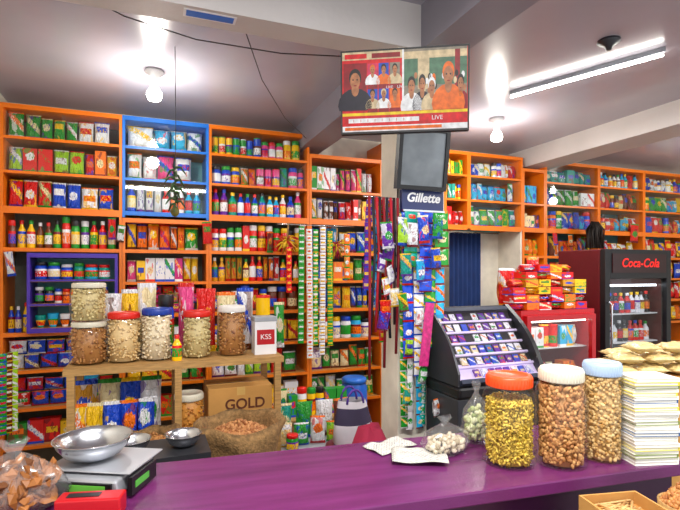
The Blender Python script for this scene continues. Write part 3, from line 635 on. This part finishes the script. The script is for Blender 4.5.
# ================= COLUMN: frame, sign, strips =================
r = E('picture_frame', (1.115, 1.87, Py(420, 190, 1.87).z), 'tilted dark glass framed panel hung on the column', 'frame', rot=(math.radians(8), 0, 0))
w, h = .125, .27
O('frame', MB().box((-w, 0, 0), (-w+.018, .03, h)).box((w-.018, 0, 0), (w, .03, h)).box((-w+.018, 0, 0), (w-.018, .03, .018)).box((-w+.018, 0, h-.018), (w-.018, .03, h)).mesh('fr', [blk]), parent=r)
O('glass_panel', MB().box((-w+.018, .008, .018), (w-.018, .012, h-.018)).mesh('gp', [mat('grey_glass', '#8d969c', .06, var=.4, vs=5)]), parent=r)
O('picture_backing', MB().box((-w+.018, .014, .018), (w-.018, .028, h-.018)).mesh('pb', [greym]), parent=r)
sg = E('brand_sign', (1.135, 1.895, Py(420, 213, 1.895).z), 'dark blue sign with white lettering on the column', 'sign')
O('panel', MB().box((-.105, 0, 0), (.105, .02, .1)).mesh('sgp', [mat('navy_card', '#17265c', .4)]), parent=sg)
text('Gillette', .056, wht, 'lettering', sg, (0, -.001, .066), shear=.25, bold=.0015)
O('hook_strip', MB().box((-.105, -.012, .004), (.105, 0, .012)).mesh('hs', [steel]), parent=sg)
SMESH = {}
def strip_mesh(n, cr):
    if (n, cr) not in SMESH:
        mb = MB(); R = random.Random(n); a = 0
        for i in range(n):
            a += cr*R.uniform(-.05, .05); mb.pillow(1, .098, .3, (cr*R.uniform(-.06, .06)+a, a*.5, -(i+1)*.1), nx=4, nz=5, seed=i, crimp=.12, px=4)
        SMESH[n, cr] = mb.mesh('strip', [SM])
    return SMESH[n, cr]
def strip(x, y, ztop, length, w, color, where, group, sh=.065, rz=0, ry=0, cr=.3):
    n = max(2, round(length/sh)); s = sh/.1
    return O('sachet_strip', strip_mesh(n, cr), (x, y, ztop), (0, ry, rz), (w, .035, s), label=f'{color} strip of joined sachets {where}', cat='sachet strip', group=group, color=color)
gz = 'sachet strips on the column'
zt = Py(420, 212, 1.87).z
Q = random.Random(77)
for layer, (yy, cols, ln) in enumerate(((1.908, 'green white cyan teal lime green', .95), (1.885, 'blue white green cyan', .70), (1.86, 'teal blue green', .34))):
    cc = cols.split()
    for i, c in enumerate(cc):
        x = 1.02+(.225/len(cc))*(i+.5)
        strip(x, yy, zt, ln+Q.uniform(-.12, .06), .98*.225/len(cc), c, 'hanging on the column', gz, sh=(.05, .08, .06)[(i+layer) % 3], rz=Q.uniform(-.2, .2), ry=Q.uniform(-.02, .02))
Q = random.Random(21)
bar = E('hanging_bar', (1.03, 1.96, 1.83), 'thin metal bar fixed to the column', 'bar')
O('rod', MB().tube([(0, 0, 0), (-.16, -.01, .0)], .004).mesh('bar', [steel]), parent=bar)
gb = 'sachet strips beside the column'
for i, c in enumerate('blue pink orange magenta red cyan purple'.split()):
    strip(1.012-.018*i, 1.962-.018*(i % 3), 1.82, .36+.30*((i*37) % 10)/10, .036, c, 'on a bar beside the column', gb, sh=(.05, .07, .04)[i % 3], rz=.9*((i % 3)-1), ry=Q.uniform(-.06, .05), cr=.8)
for i in range(9):
    x = 1.01-.017*i; c = ('#8a1420', '#2a1418', '#b01828', '#1c1c28')[i % 4]; zz = -.55-.25*Q.random()
    O('cord', MB().tube([(0, 0, 0), (Q.uniform(-.01, .01), -.01, zz*.4), (Q.uniform(-.015, .015), 0, zz)], .006, 6).mesh('cd', [mat('cord_cloth', c, .7)]), (x, 1.90, 1.822), label=('dark red' if i % 2 == 0 else 'black')+' cord hanging beside the column', cat='cord', group='cords beside the column')
for i in range(8):
    put('packet', (Q.uniform(.9, 1.0), 1.885, 1.50-.05*i+.1), (.05, .02, .08), Q.choice('pink yellow blue red white orange purple'.split()), gb, 'hung beside the column', rz=Q.uniform(-.6, .6), ry=Q.uniform(-.4, .4))
p = Py(434, 303, 1.80)
O('card_strip', MB().box((-.022, 0, -.27), (.022, .003, 0)).mesh('cs', [mat('magenta_card', '#c02874', .4, var=.4, vs=60)]), (p.x-.012, 1.81, p.z), (0, .12, 0), label='magenta printed card strip hanging from the column', cat='card strip')
for i, (px, py, c, s) in enumerate(((402, 228, 'lime', .075), (412, 232, 'white', .065), (424, 226, 'blue', .075), (437, 224, 'green', .065), (388, 232, 'purple', .07), (406, 262, 'teal', .06), (420, 268, 'cyan', .06), (436, 256, 'blue', .06), (404, 300, 'green', .05), (418, 316, 'white', .045), (408, 345, 'lime', .045), (421, 372, 'green', .05), (436, 405, 'white', .05), (405, 395, 'teal', .045), (442, 345, 'white', .04))):
    p = Py(px, py, 1.835)
    put('packet', (p.x, 1.83, p.z-s), (s*.85, .03, s*1.6), c, 'packets hung on the column', 'hanging from the column hooks', rz=Q.uniform(-.4, .4), ry=Q.uniform(-.18, .18))
rod = E('hanging_rod', (1.2, 3.6, 1.86), 'thin steel rod with sachet strips', 'rod')
O('rod', MB().tube([(-.30, 0, 0), (.32, 0, 0)], .004).mesh('rod', [steel]), parent=rod)
for x in (-.22, .28): O('bracket', MB().tube([(x, 0, 0), (x, .14, .02)], .004).mesh('brk', [steel]), parent=rod)
for i, (px, c, dz, ln, sh, w) in enumerate(((289, 'red', .16, .36, .05, .045), (302, 'green', .0, .92, .05, .05), (309, 'white', .02, 1.0, .05, .05), (316, 'green', .02, .9, .06, .05), (323, 'white', .0, 1.02, .05, .05), (330, 'green', .03, .92, .05, .05), (347, 'orange', .05, .34, .09, .05))):
    p = Py(px, 250, 3.6)
    if dz > .1: O('hanging_string', MB().tube([(0, 0, 0), (0, 0, -dz)], .0015).mesh('hst', [stringm]), (p.x, 3.6, 1.856), label='thin string holding a sachet strip', cat='string', group='strings on the rod')
    strip(p.x, 3.6+.006*(i % 2), 1.852-dz, ln, w, c, 'hanging before the shelves', 'sachet strips before the shelves', sh=sh, rz=Q.uniform(-.15, .15), ry=Q.uniform(-.01, .01), cr=.15)
# ================= TELEVISION =================
tvp = Pd(404, 90, 1.8)
tv = E('television', (tvp.x, tvp.y, tvp.z), 'flat screen television on a bracket showing news', 'television', rot=(math.radians(3), 0, math.radians(-29)))
W, H_ = .468/2, .305/2
O('casing', MB().box((-W, 0, -H_), (W, .03, H_)).box((-W*.6, .03, -H_*.6), (W*.6, .05, H_*.5)).mesh('tvb', [mat('tv_black', '#08080a', .6)]), parent=tv)
def em(name, c, s=.95): return mat('screen_'+name, c, .4, var=.3, vs=45, emis=s, glow=True)
names = dict(red='#d01018', white='#f8f4f4', dark='#1a1426', blue='#1c48b0', skin='#b07048', orange='#ee6a14', green='#4c7458', cream='#d0b890', grey='#8a8070', yellow='#f8c818', hair='#1a1210', pink='#d83058', maroon='#8e0818')
ml = [em(k, v) for k, v in names.items()]; mi_ = {k: i for i, k in enumerate(names)}
sc = MB(); sw, sh_ = W-.006, H_-.007
def R2(x0, z0, x1, z1, c, l):
    y = -.0003-.0002*l; X = lambda a: -sw+2*sw*a; Z = lambda a: -sh_+2*sh_*a
    sc.add([(X(x0), y, Z(z0)), (X(x1), y, Z(z0)), (X(x1), y, Z(z1)), (X(x0), y, Z(z1))], [(0, 1, 2, 3)], mi_[c])
def D2(cx, cz, rx, rz, c, l, zmin=-1):
    y = -.0003-.0002*l; n = 16
    sc.add([(-sw+2*sw*min(.995, cx+rx*math.cos(2*math.pi*i/n)), y, -sh_+2*sh_*max(zmin, cz+rz*math.sin(2*math.pi*i/n))) for i in range(n)], [tuple(range(n))], mi_[c])
def person2(cx, z0, h, coat, l, w=.3, tur=None):
    D2(cx, z0+h*.12, h*w*.75, h*.42, coat, l, z0); D2(cx, z0+h*.5, h*w*.16, h*.16, 'skin', l+1); D2(cx, z0+h*.79, h*w*.27, h*.22, tur or 'hair', l+2)
    D2(cx, z0+h*.71, h*w*.22, h*.2, 'skin', l+3)
    for s in (-1, 1): D2(cx+s*h*w*.09, z0+h*.74, h*w*.035, h*.02, 'hair', l+4)
    D2(cx, z0+h*.6, h*w*.07, h*.015, 'maroon', l+4)
R2(0, 0, 1, 1, 'red', 0); R2(0, .9, .49, 1, 'cream', 2); R2(.02, .915, .2, .975, 'red', 3); R2(.24, .915, .47, .975, 'maroon', 3)
R2(.01, .26, .20, .86, 'maroon', 2); person2(.105, .27, .52, 'dark', 3, .36)
for k in range(3):
    R2(.206+.09*k, .57, .288+.09*k, .85, ('pink', 'blue', 'grey')[k], 2); R2(.206+.09*k, .26, .288+.09*k, .53, ('blue', 'blue', 'orange')[k], 2)
    person2(.247+.09*k, .585, .25, ('white', 'orange', 'cream')[k], 3, .32, ('orange', 'hair', 'hair')[k])
    person2(.247+.09*k, .28, .25, ('cream', 'white', 'orange')[k], 3, .32, ('hair', 'cream', 'hair')[k])
    R2(.206+.09*k, .53, .288+.09*k, .585, 'maroon', 8); R2(.206+.09*k, .235, .288+.09*k, .285, 'maroon', 8)
R2(.5, .24, .995, 1, 'grey', 2); R2(.5, .55, .995, .88, 'green', 3); R2(.5, .88, .995, .97, 'cream', 3); R2(.61, .5, .70, .97, 'cream', 4); R2(.9, .5, .94, .97, 'maroon', 4)
TQ = random.Random(3)
for i in range(26): D2(.52+.46*TQ.random(), .48+.2*TQ.random(), .013, .04, TQ.choice(['skin', 'hair', 'cream', 'orange', 'white', 'hair']), 5)
person2(.56, .24, .42, 'white', 6, .28); person2(.645, .24, .44, 'dark', 6, .24); person2(.72, .24, .4, 'cream', 7, .28, 'white'); person2(.85, .24, .58, 'orange', 8, .30, 'orange'); person2(.945, .24, .42, 'maroon', 7, .24)
R2(.485, .24, .5, 1, 'white', 14); R2(0, .0, 1, .235, 'red', 2); R2(0, .0, 1, .07, 'white', 3); R2(.02, .015, .8, .055, 'orange', 4); R2(.0, .2, 1, .235, 'yellow', 4)
R2(.05, .11, .62, .165, 'white', 4)
for i in range(9): R2(.09+.058*i, .12, .094+.058*i, .155, 'red', 5)
O('screen', sc.mesh('screen', ml), parent=tv)
for xx in (-.053, -.012): text('LIVE', .014, ml[1], 'screen_caption', tv, (xx, -.0035, .012), ext=.0001)
text('LIVE', .022, ml[1], 'screen_caption', tv, (.12, -.0035, -.105), ext=.0001)
arm = Vector((1.12, 1.93, tvp.z)); loc = Matrix.Rotation(math.radians(29), 3, 'Z') @ (arm-Vector(tv.location))
O('wall_bracket', MB().tube([(0, .05, 0), loc], .014, 8).box((loc.x-.05, loc.y-.02, -.06), (loc.x+.05, loc.y-.012, .06)).mesh('arm', [dgrey]), parent=tv)
# ================= LAMPS =================
def bulb(x, y, label, e=26):
    r = E('ceiling_bulb', (x, y, ZC), label, 'lamp')
    O('lamp_holder', MB().lathe([(0, 0), (.05, 0), (.055, -.015), (.03, -.03), (.022, -.08), (0, -.08)], 20).mesh('lh', [wht]), parent=r)
    O('bulb', MB().lathe([(.015, -.08), (.02, -.095), (.042, -.13), (.045, -.15), (.035, -.175), (0, -.185)], 20).mesh('lb', [lampm]), parent=r)
    l = bpy.data.lights.new('bulb', 'POINT'); l.energy = e; l.shadow_soft_size = .05; l.color = (1, .95, .85); lo = bpy.data.objects.new('bulb_light', l); C.objects.link(lo); lo.location = (x, y, ZC-.28)
bulb(.03, 3.12, 'glowing bulb in a white ceiling holder', 17); bulb(2.53, 3.12, 'glowing bulb in a white ceiling holder', 18)
bulb(3.4, 4.7, 'bulb added to brighten the storeroom', 6); bulb(4.9, 2.6, 'glowing bulb near the far shelving', 24)  # the storeroom bulb is added to brighten the dark doorway
def tube_light(a, b, label, power, tr=.012):
    a = Vector(a); b = Vector(b); m_ = (a+b)/2; ang = math.atan2(b.y-a.y, b.x-a.x); L_ = (b-a).length
    r = E('tube_light', (m_.x, m_.y, a.z), label, 'tube light', rot=(0, 0, ang))
    O('tube_housing', MB().box((-L_/2, -.008, .012), (L_/2, .008, ZC-a.z-.001)).mesh('th', [greym]), parent=r)
    O('glow_tube', MB().tube([(-L_/2+.01, 0, 0), (L_/2-.01, 0, 0)], tr, 10).mesh('gt', [lampm]), parent=r)
    l = bpy.data.lights.new('tube', 'AREA'); l.shape = 'RECTANGLE'; l.size = L_; l.size_y = .05; l.energy = power; l.color = (1, .97, .94)
    lo = bpy.data.objects.new('tube_lamp', l); C.objects.link(lo); lo.location = (m_.x, m_.y, a.z-.02); lo.rotation_euler = (0, 0, ang)
tube_light((2.23, 2.62, 2.66), (2.56, 1.80, 2.66), 'long glowing tube light on the ceiling', 36, .009)
tube_light((-.3, .45, 2.64), (.9, .45, 2.64), 'unseen fill tube light added over the counter', 62)  # fill lamp added out of view, shaped as a ceiling tube
tube_light((2.3, .0, 2.64), (3.3, .0, 2.64), 'unseen fill tube light added near the shop front', 50)  # another added fill lamp, out of frame on the shop front side
r = E('ceiling_rose', (2.22, 1.86, ZC), 'dark round ceiling fixture', 'ceiling fixture')
O('rose_disc', MB().lathe([(0, 0), (.055, 0), (.055, -.012), (.02, -.03), (.012, -.05), (0, -.05)], 20).mesh('cr', [dgrey]), parent=r)
# ================= CHARM + WIRES =================
p = Py(175, 190, 2.75)
am = E('hanging_charm', (p.x, 2.75, 0), 'string of green chillies and lemon hanging from the ceiling', 'charm')
O('string', MB().tube([(0, 0, ZC), (.004, 0, 2.3), (0, 0, p.z-.03)], .0022).mesh('sr', [stringm]), parent=am)
mb = MB()
for k in range(16):
    a = k*2.4; zz = p.z+.12-.014*k
    mb.tube([(0, 0, zz), (.03*math.cos(a), .03*math.sin(a), zz+.003), (.055*math.cos(a), .055*math.sin(a), zz-.034)], .010, 6, 0, .003)
O('chillies', mb.mesh('chl', [mat('dark_green_chilli', '#36502a', .5, var=.5)]), parent=am)
O('lemon', MB().ball((0, 0, p.z-.115), (.022, .022, .028)).mesh('lem', [mat('dried_lemon', '#6a6424', .6)]), parent=am)
def wire(pts, label, r=.003, m=stringm): O('cable', MB().tube(pts, r).mesh('w', [m]), label=label, cat='cable')
wire([(-.35, 2.3, 2.698), (-.1, 2.3, 2.60), (.2, 2.32, 2.56), (.6, 2.34, 2.57), (1.0, 2.35, 2.62), (1.138, 2.36, 2.66)], 'thin black cable sagging under the ceiling')
wire([Py(245, 30, 2.1), Py(262, 80, 2.5), Py(285, 118, 3.0), Py(308, 140, 3.72)], 'thin cable strung from the beam to the shelves', .0025)
wire([(1.025, 1.925, 2.49), (1.02, 1.92, 2.3), (1.022, 1.92, 2.0), (1.02, 1.925, 1.2)], 'thin black cable running down the column', .003, blk)
pst = Pz(205, 2, 2.498)
O('sticker_plate', MB().box((-.1, -.03, 0), (.1, .03, .002)).box((-.09, -.022, -.0006), (.09, .022, 0), 1).mesh('stk', [wht, bluep]), (pst.x+.03, 1.97, 2.4975), label='small blue and white plate under the beam', cat='sign')
# ================= DISPLAY COOLER =================
dc = E('display_cooler', (1.395, 1.68, 0), 'slant fronted chocolate display cooler with dark lid frame', 'display cooler')
hw = .225
base = 1.03; DV = Vector((0, .24, .29)); LL = DV.length; dloc = DV.normalized(); nloc = Vector((0, -dloc.z, dloc.y))
O('body', MB().box((-hw, .0, 0), (hw, .25, base-.05)).mesh('dcb', [mat('charcoal_enamel', '#34363c', .35)]), parent=dc, bev=.006)
O('front_rail', MB().box((-hw-.004, -.012, base-.05), (hw+.004, .25, base)).mesh('rail', [blk]), parent=dc, bev=.012)
def slant(mb, x0, x1, s0, s1, off, th, mi=0):
    b = Vector((0, .0, base+.002)); v = []
    for o in (off, off+th):
        for (x, s) in ((x0, s0), (x1, s0), (x1, s1), (x0, s1)): v.append(b+Vector((x, 0, 0))+dloc*s*LL+nloc*o)
    mb.add(v, [(3, 2, 1, 0), (4, 5, 6, 7), (0, 1, 5, 4), (1, 2, 6, 5), (2, 3, 7, 6), (3, 0, 4, 7)], mi)
cheek = [(.0, base+.001), (.25, base+.001), (.25, base+.31), (.235, base+.315)]
for i in range(1, 10):
    s = 1-i/10; bp = Vector((0, 0, base+.002))+dloc*s*LL+nloc*(.022+.035*math.sin(math.pi*s)); cheek.append((bp.y, bp.z))
O('side_cheek', MB().sideprism(cheek, hw-.022, hw).mesh('ck', [blk]), parent=dc)
O('side_cheek', MB().sideprism(cheek, -hw, -hw+.010).mesh('ck', [dgrey]), parent=dc)
slf = mat('slate_frame', '#2c3244', .3)
for s0_, s1_ in ((0, .05), (.95, 1)):
    mb = MB(); slant(mb, -hw+.010, hw-.022, s0_, s1_, .0, .024); O('lid_rail', mb.mesh('lf', [slf]), parent=dc)
mb = MB(); slant(mb, -hw+.010, hw-.022, .05, .95, .022, .0); mb.f = mb.f[1:2]; mb.m = mb.m[:1]; mb.s = mb.s[:1]; O('lid_glass', mb.mesh('lg', [clear('display_glass', (.97, .96, 1), .2, .04, edge=.3)]), parent=dc)
O('hood', MB().sideprism([(.0, base+.001), (.25, base+.001), (.25, base+.31), (.242, base+.31)], -hw+.010, hw-.022).mesh('hd', [blk]), parent=dc)
mb = MB()
for k in range(6): slant(mb, -hw+.011, hw-.023, .05+.15*k, .05+.15*k+.025, .001, .012)
slant(mb, -hw+.011, hw-.023, .05, .95, .0005, .0015)
O('liner', mb.mesh('ln', [mat('lilac_glow_liner', '#e0d2f4', .4, emis=.22)]), parent=dc)  # liner emits a little to brighten the case; it is no lamp
Q = random.Random(31)
cm_ = KM['box'][0]; an = math.atan2(DV.z, DV.y)
for j in range(6):
    for i in range(10):
        if Q.random() < .12: continue
        s = (.077+j*.15)*LL
        pos = Vector((1.395-hw+.032+i*.0395, 1.68, base+.002))+dloc*s+nloc*.007
        c = Q.choice(['purple', 'white', 'purple', 'blue', 'purple', 'white', 'cream', 'white'])
        O('chocolate_bar', cm_, pos, (-(math.pi/2-an), 0, 0), (.029, .007, .038), label=c+' wrapped chocolate bar behind slanted glass', cat='chocolate bar', group='chocolate bars in the display cooler', color=c)
# ================= RED COOLER + PACKETS =================
rc = E('small_cooler', (2.33, 2.3, 0), 'small red glass door cooler with packets stacked on top', 'cooler')
w, d, h = .29, .45, 1.27
O('cabinet', MB().box((-w, 0, 0), (-w+.03, d, h)).box((w-.03, 0, 0), (w, d, h)).box((-w+.03, 0, h-.06), (w-.03, d, h)).box((-w+.03, 0, 0), (w-.03, d, .3)).box((-w+.03, d-.02, .3), (w-.03, d, h-.06)).mesh('rc', [redm]), parent=rc)
for z in (.55, .8, 1.03): O('wire_shelf', MB().box((-w+.032, .03, z), (w-.032, d-.03, z+.006)).mesh('ws', [wht]), parent=rc)
O('inner_glow_strip', MB().box((-w+.05, .02, h-.075), (w-.05, .04, h-.062)).mesh('il', [mat('cooler_strip_lamp', '#fff6e8', .5, var=0, emis=7)]), parent=rc)
O('door', MB().box((-w+.02, -.03, .3), (-w+.05, -.002, h-.03)).box((w-.05, -.03, .3), (w-.02, -.002, h-.03)).box((-w+.05, -.03, h-.06), (w-.05, -.002, h-.03)).box((-w+.05, -.03, .3), (w-.05, -.002, .33)).mesh('dr', [redm]), parent=rc)
O('door_glass', MB().quad(-w+.05, w-.05, -.016, .33, h-.06).mesh('dg', [glass]), parent=rc)
for z in (.556, .806, 1.036):
    row(2.33-w+.04, 2.33+w-.04, z, 'tin,packet,box', .065, .14, 'white red orange white cyan magenta', y=2.38, where='inside a small red cooler')
gs = 'snack packets stacked on the cooler'
pc = ['red', 'red', 'orange', 'gold', 'red', 'yellow']
for l in range(6):
    n_ = 6
    for i in range(n_):
        if l > 3 and i in (0, 5): continue
        c = pc[(i*2+l//2) % 6]
        put('box' if (l+i) % 3 else 'packet', (2.045+.096*i+(.006 if l % 2 else 0), 2.36+.004*l, 1.271+l*.046), (.09, .10, .045), c, gs, 'stacked neatly on a red cooler', rz=Q.uniform(-.05, .05))
row(2.09, 2.59, 1.271, 'packet,box', .12, .33, 'red orange yellow red', d=.07, y=2.56, where='at the back of a red cooler')
# ================= DRINKS FRIDGE =================
fr = E('drinks_fridge', (3.16, 2.45, 0), 'tall dark red drinks fridge with black glass door', 'fridge')
w, d, h = .32, .36, 1.655
O('cabinet', MB().box((-w, 0, 0), (-w+.035, d, h)).box((w-.035, 0, 0), (w, d, h)).box((-w+.035, 0, h-.24), (w-.035, d, h)).box((-w+.035, 0, 0), (w-.035, d, .2)).box((-w+.035, d-.03, .2), (w-.035, d, h-.24)).mesh('fc', [mat('maroon_enamel', '#520c14', .4)]), parent=fr, bev=.006)
O('cabinet_liner', MB().box((-w+.037, d-.04, .2), (w-.037, d-.031, h-.242)).mesh('fl', [mat('grey_liner', '#7c8288', .5)]), parent=fr)
O('door', MB().box((-w, -.045, .2), (-w+.045, -.003, h)).box((w-.045, -.045, .2), (w, -.003, h)).box((-w+.045, -.045, h-.2), (w-.045, -.003, h)).box((-w+.045, -.045, .2), (w-.045, -.003, .25)).mesh('fd', [blk]), parent=fr, bev=.003)
O('header_sign', MB().box((-w+.06, -.052, h-.16), (w-.06, -.046, h-.03)).mesh('hs', [mat('black_red_header', '#2a0608', .3)]), parent=fr)
text('Coca-Cola', .084, mat('cola_red_letters', '#f02018', .4, emis=.4), 'lettering', fr, (0, -.054, h-.095), shear=.25, bold=.001)
O('door_glass', MB().quad(-w+.045, w-.045, -.028, .25, h-.2).mesh('fg', [clear('tinted_glass', (.8, .83, .85), .06, .03, edge=.25)]), parent=fr)
O('handle', MB().tube([(-w+.022, -.048, .9), (-w+.022, -.075, .92), (-w+.022, -.075, 1.28), (-w+.022, -.048, 1.3)], .008).mesh('fh', [steel]), parent=fr)
O('inner_glow_strip', MB().box((-w+.06, .02, h-.255), (w-.06, .045, h-.242)).mesh('il', [mat('fridge_fill_strip', '#f2f8ff', .5, var=0, emis=6)]), parent=fr)  # glowing strip added to brighten the fridge interior
for z in (.5, .75, 1.0, 1.2): O('wire_shelf', MB().box((-w+.037, .03, z), (w-.037, d-.05, z+.008)).mesh('fs', [wht]), parent=fr)
for z, p_ in ((.509, 'black maroon'), (.759, 'black orange lime'), (1.009, 'white cyan black red'), (1.209, 'white red black cyan')):
    row(3.16-w+.05, 3.16+w-.05, z, 'bottle', .06, .165, p_, y=2.53, where='inside a drinks fridge')
# ================= DOORWAY CURTAIN =================
mb = MB(); n = 40; vs = []
for j in range(2):
    for i in range(n+1): vs.append((2.70+.36*i/n, 4.02+.02*math.sin(i*1.1), .05+1.83*j))
mb.add(vs, [(i, i+1, n+2+i, n+1+i) for i in range(n)], 0, True)
O('curtain', mb.mesh('cur', [mat('navy_curtain', '#1c3870', .85)]), label='dark blue curtain hanging in a doorway', cat='curtain')
cr_ = E('curtain_rod', (2.88, 4.02, 1.885), 'thin curtain rod across the doorway', 'rod')
O('rod', MB().tube([(-.40, 0, 0), (.40, 0, 0)], .006).mesh('crd', [steel]), parent=cr_)
for i, (px, py, h, w, c) in enumerate(((12, 250, .17, .05, 'white'), (112, 218, .15, .05, 'red'), (120, 225, .12, .05, 'white'), (208, 222, .16, .07, 'red'), (270, 232, .16, .05, 'maroon'), (303, 225, .15, .05, 'red'), (634, 224, .2, .12, 'red'), (571, 235, .12, .06, 'orange'), (556, 233, .12, .06, 'red'))):
    Y = YF-.012; p = Py(px, py, Y)
    put('packet', (p.x, Y, p.z-h), (w, .02, h), c, 'tags and packets hung on the shelf edge', 'hung on the shelf edge', ry=Q.uniform(-.15, .15))
dy_ = mat('duster_yellow', '#e8c02a', .7)
def duster(px, py, c1, label):
    p = Py(px, py, 3.66); r = E('feather_duster', (p.x, 3.66, p.z), label, 'duster'); mb = MB()
    for i in range(60):
        a = Q.random()*6.28; e = Q.uniform(-1.3, .8); d_ = Vector((math.cos(a)*math.cos(e), math.sin(a)*math.cos(e)*.6, math.sin(e)))
        mb.tube([Vector((0, 0, 0)), d_*.05, d_*.09+Vector((0, 0, -.02))], .009, 5, i % 2, .003)
    O('feathers', mb.mesh('fth', [mat('duster_bristle', c1, .7), dy_]), parent=r)
    O('handle', MB().tube([(0, 0, 0), (.01, 0, .14)], .006).mesh('dh', [wood]), parent=r)
duster(287, 241, '#c83018', 'red and yellow bristle duster hung by the shelves'); duster(336, 246, '#c02a50', 'pink and yellow duster hung by the shelves')
p = Py(595, 236, 3.6); r = E('hair_bundle', (p.x, 3.6, p.z), 'black bunch of strands hanging from the shelf edge', 'bundle'); mb = MB()
for i in range(60):
    x = Q.uniform(-.14, .14); mb.tube([(x*.3, 0, .14), (x*.8, Q.uniform(-.04, .04), .06), (x, Q.uniform(-.05, .05), -.12)], .007, 5)
O('strands', mb.mesh('hb', [mat('dark_brown_strands', '#20140e', .6)]), parent=r)
p = Pd(2, 390, 2.7)
for i in range(3): strip(p.x+.02*i, p.y+.03*i, p.z+.2, .45, .05, ('green', 'brown', 'lime')[i], 'at the side of the shelving', 'strips at the shelf corner', sh=.05, rz=.4)

# ================= CAMERA, LIGHT =================
cam = bpy.data.cameras.new('cam'); co = bpy.data.objects.new('camera', cam); C.objects.link(co)
co.location = (0, 0, EYE); co.rotation_euler = (math.pi/2, 0, -YAW); cam.sensor_width = 36; cam.lens = 490/680*36; cam.shift_y = 17/680
cam.clip_start = .02
bpy.context.scene.camera = co
w = bpy.data.worlds.new('world'); bpy.context.scene.world = w; w.use_nodes = True
bg = w.node_tree.nodes['Background']; bg.inputs[0].default_value = (.95, .97, 1, 1); bg.inputs[1].default_value = 1.3
bpy.context.scene.view_settings.view_transform = 'Standard'
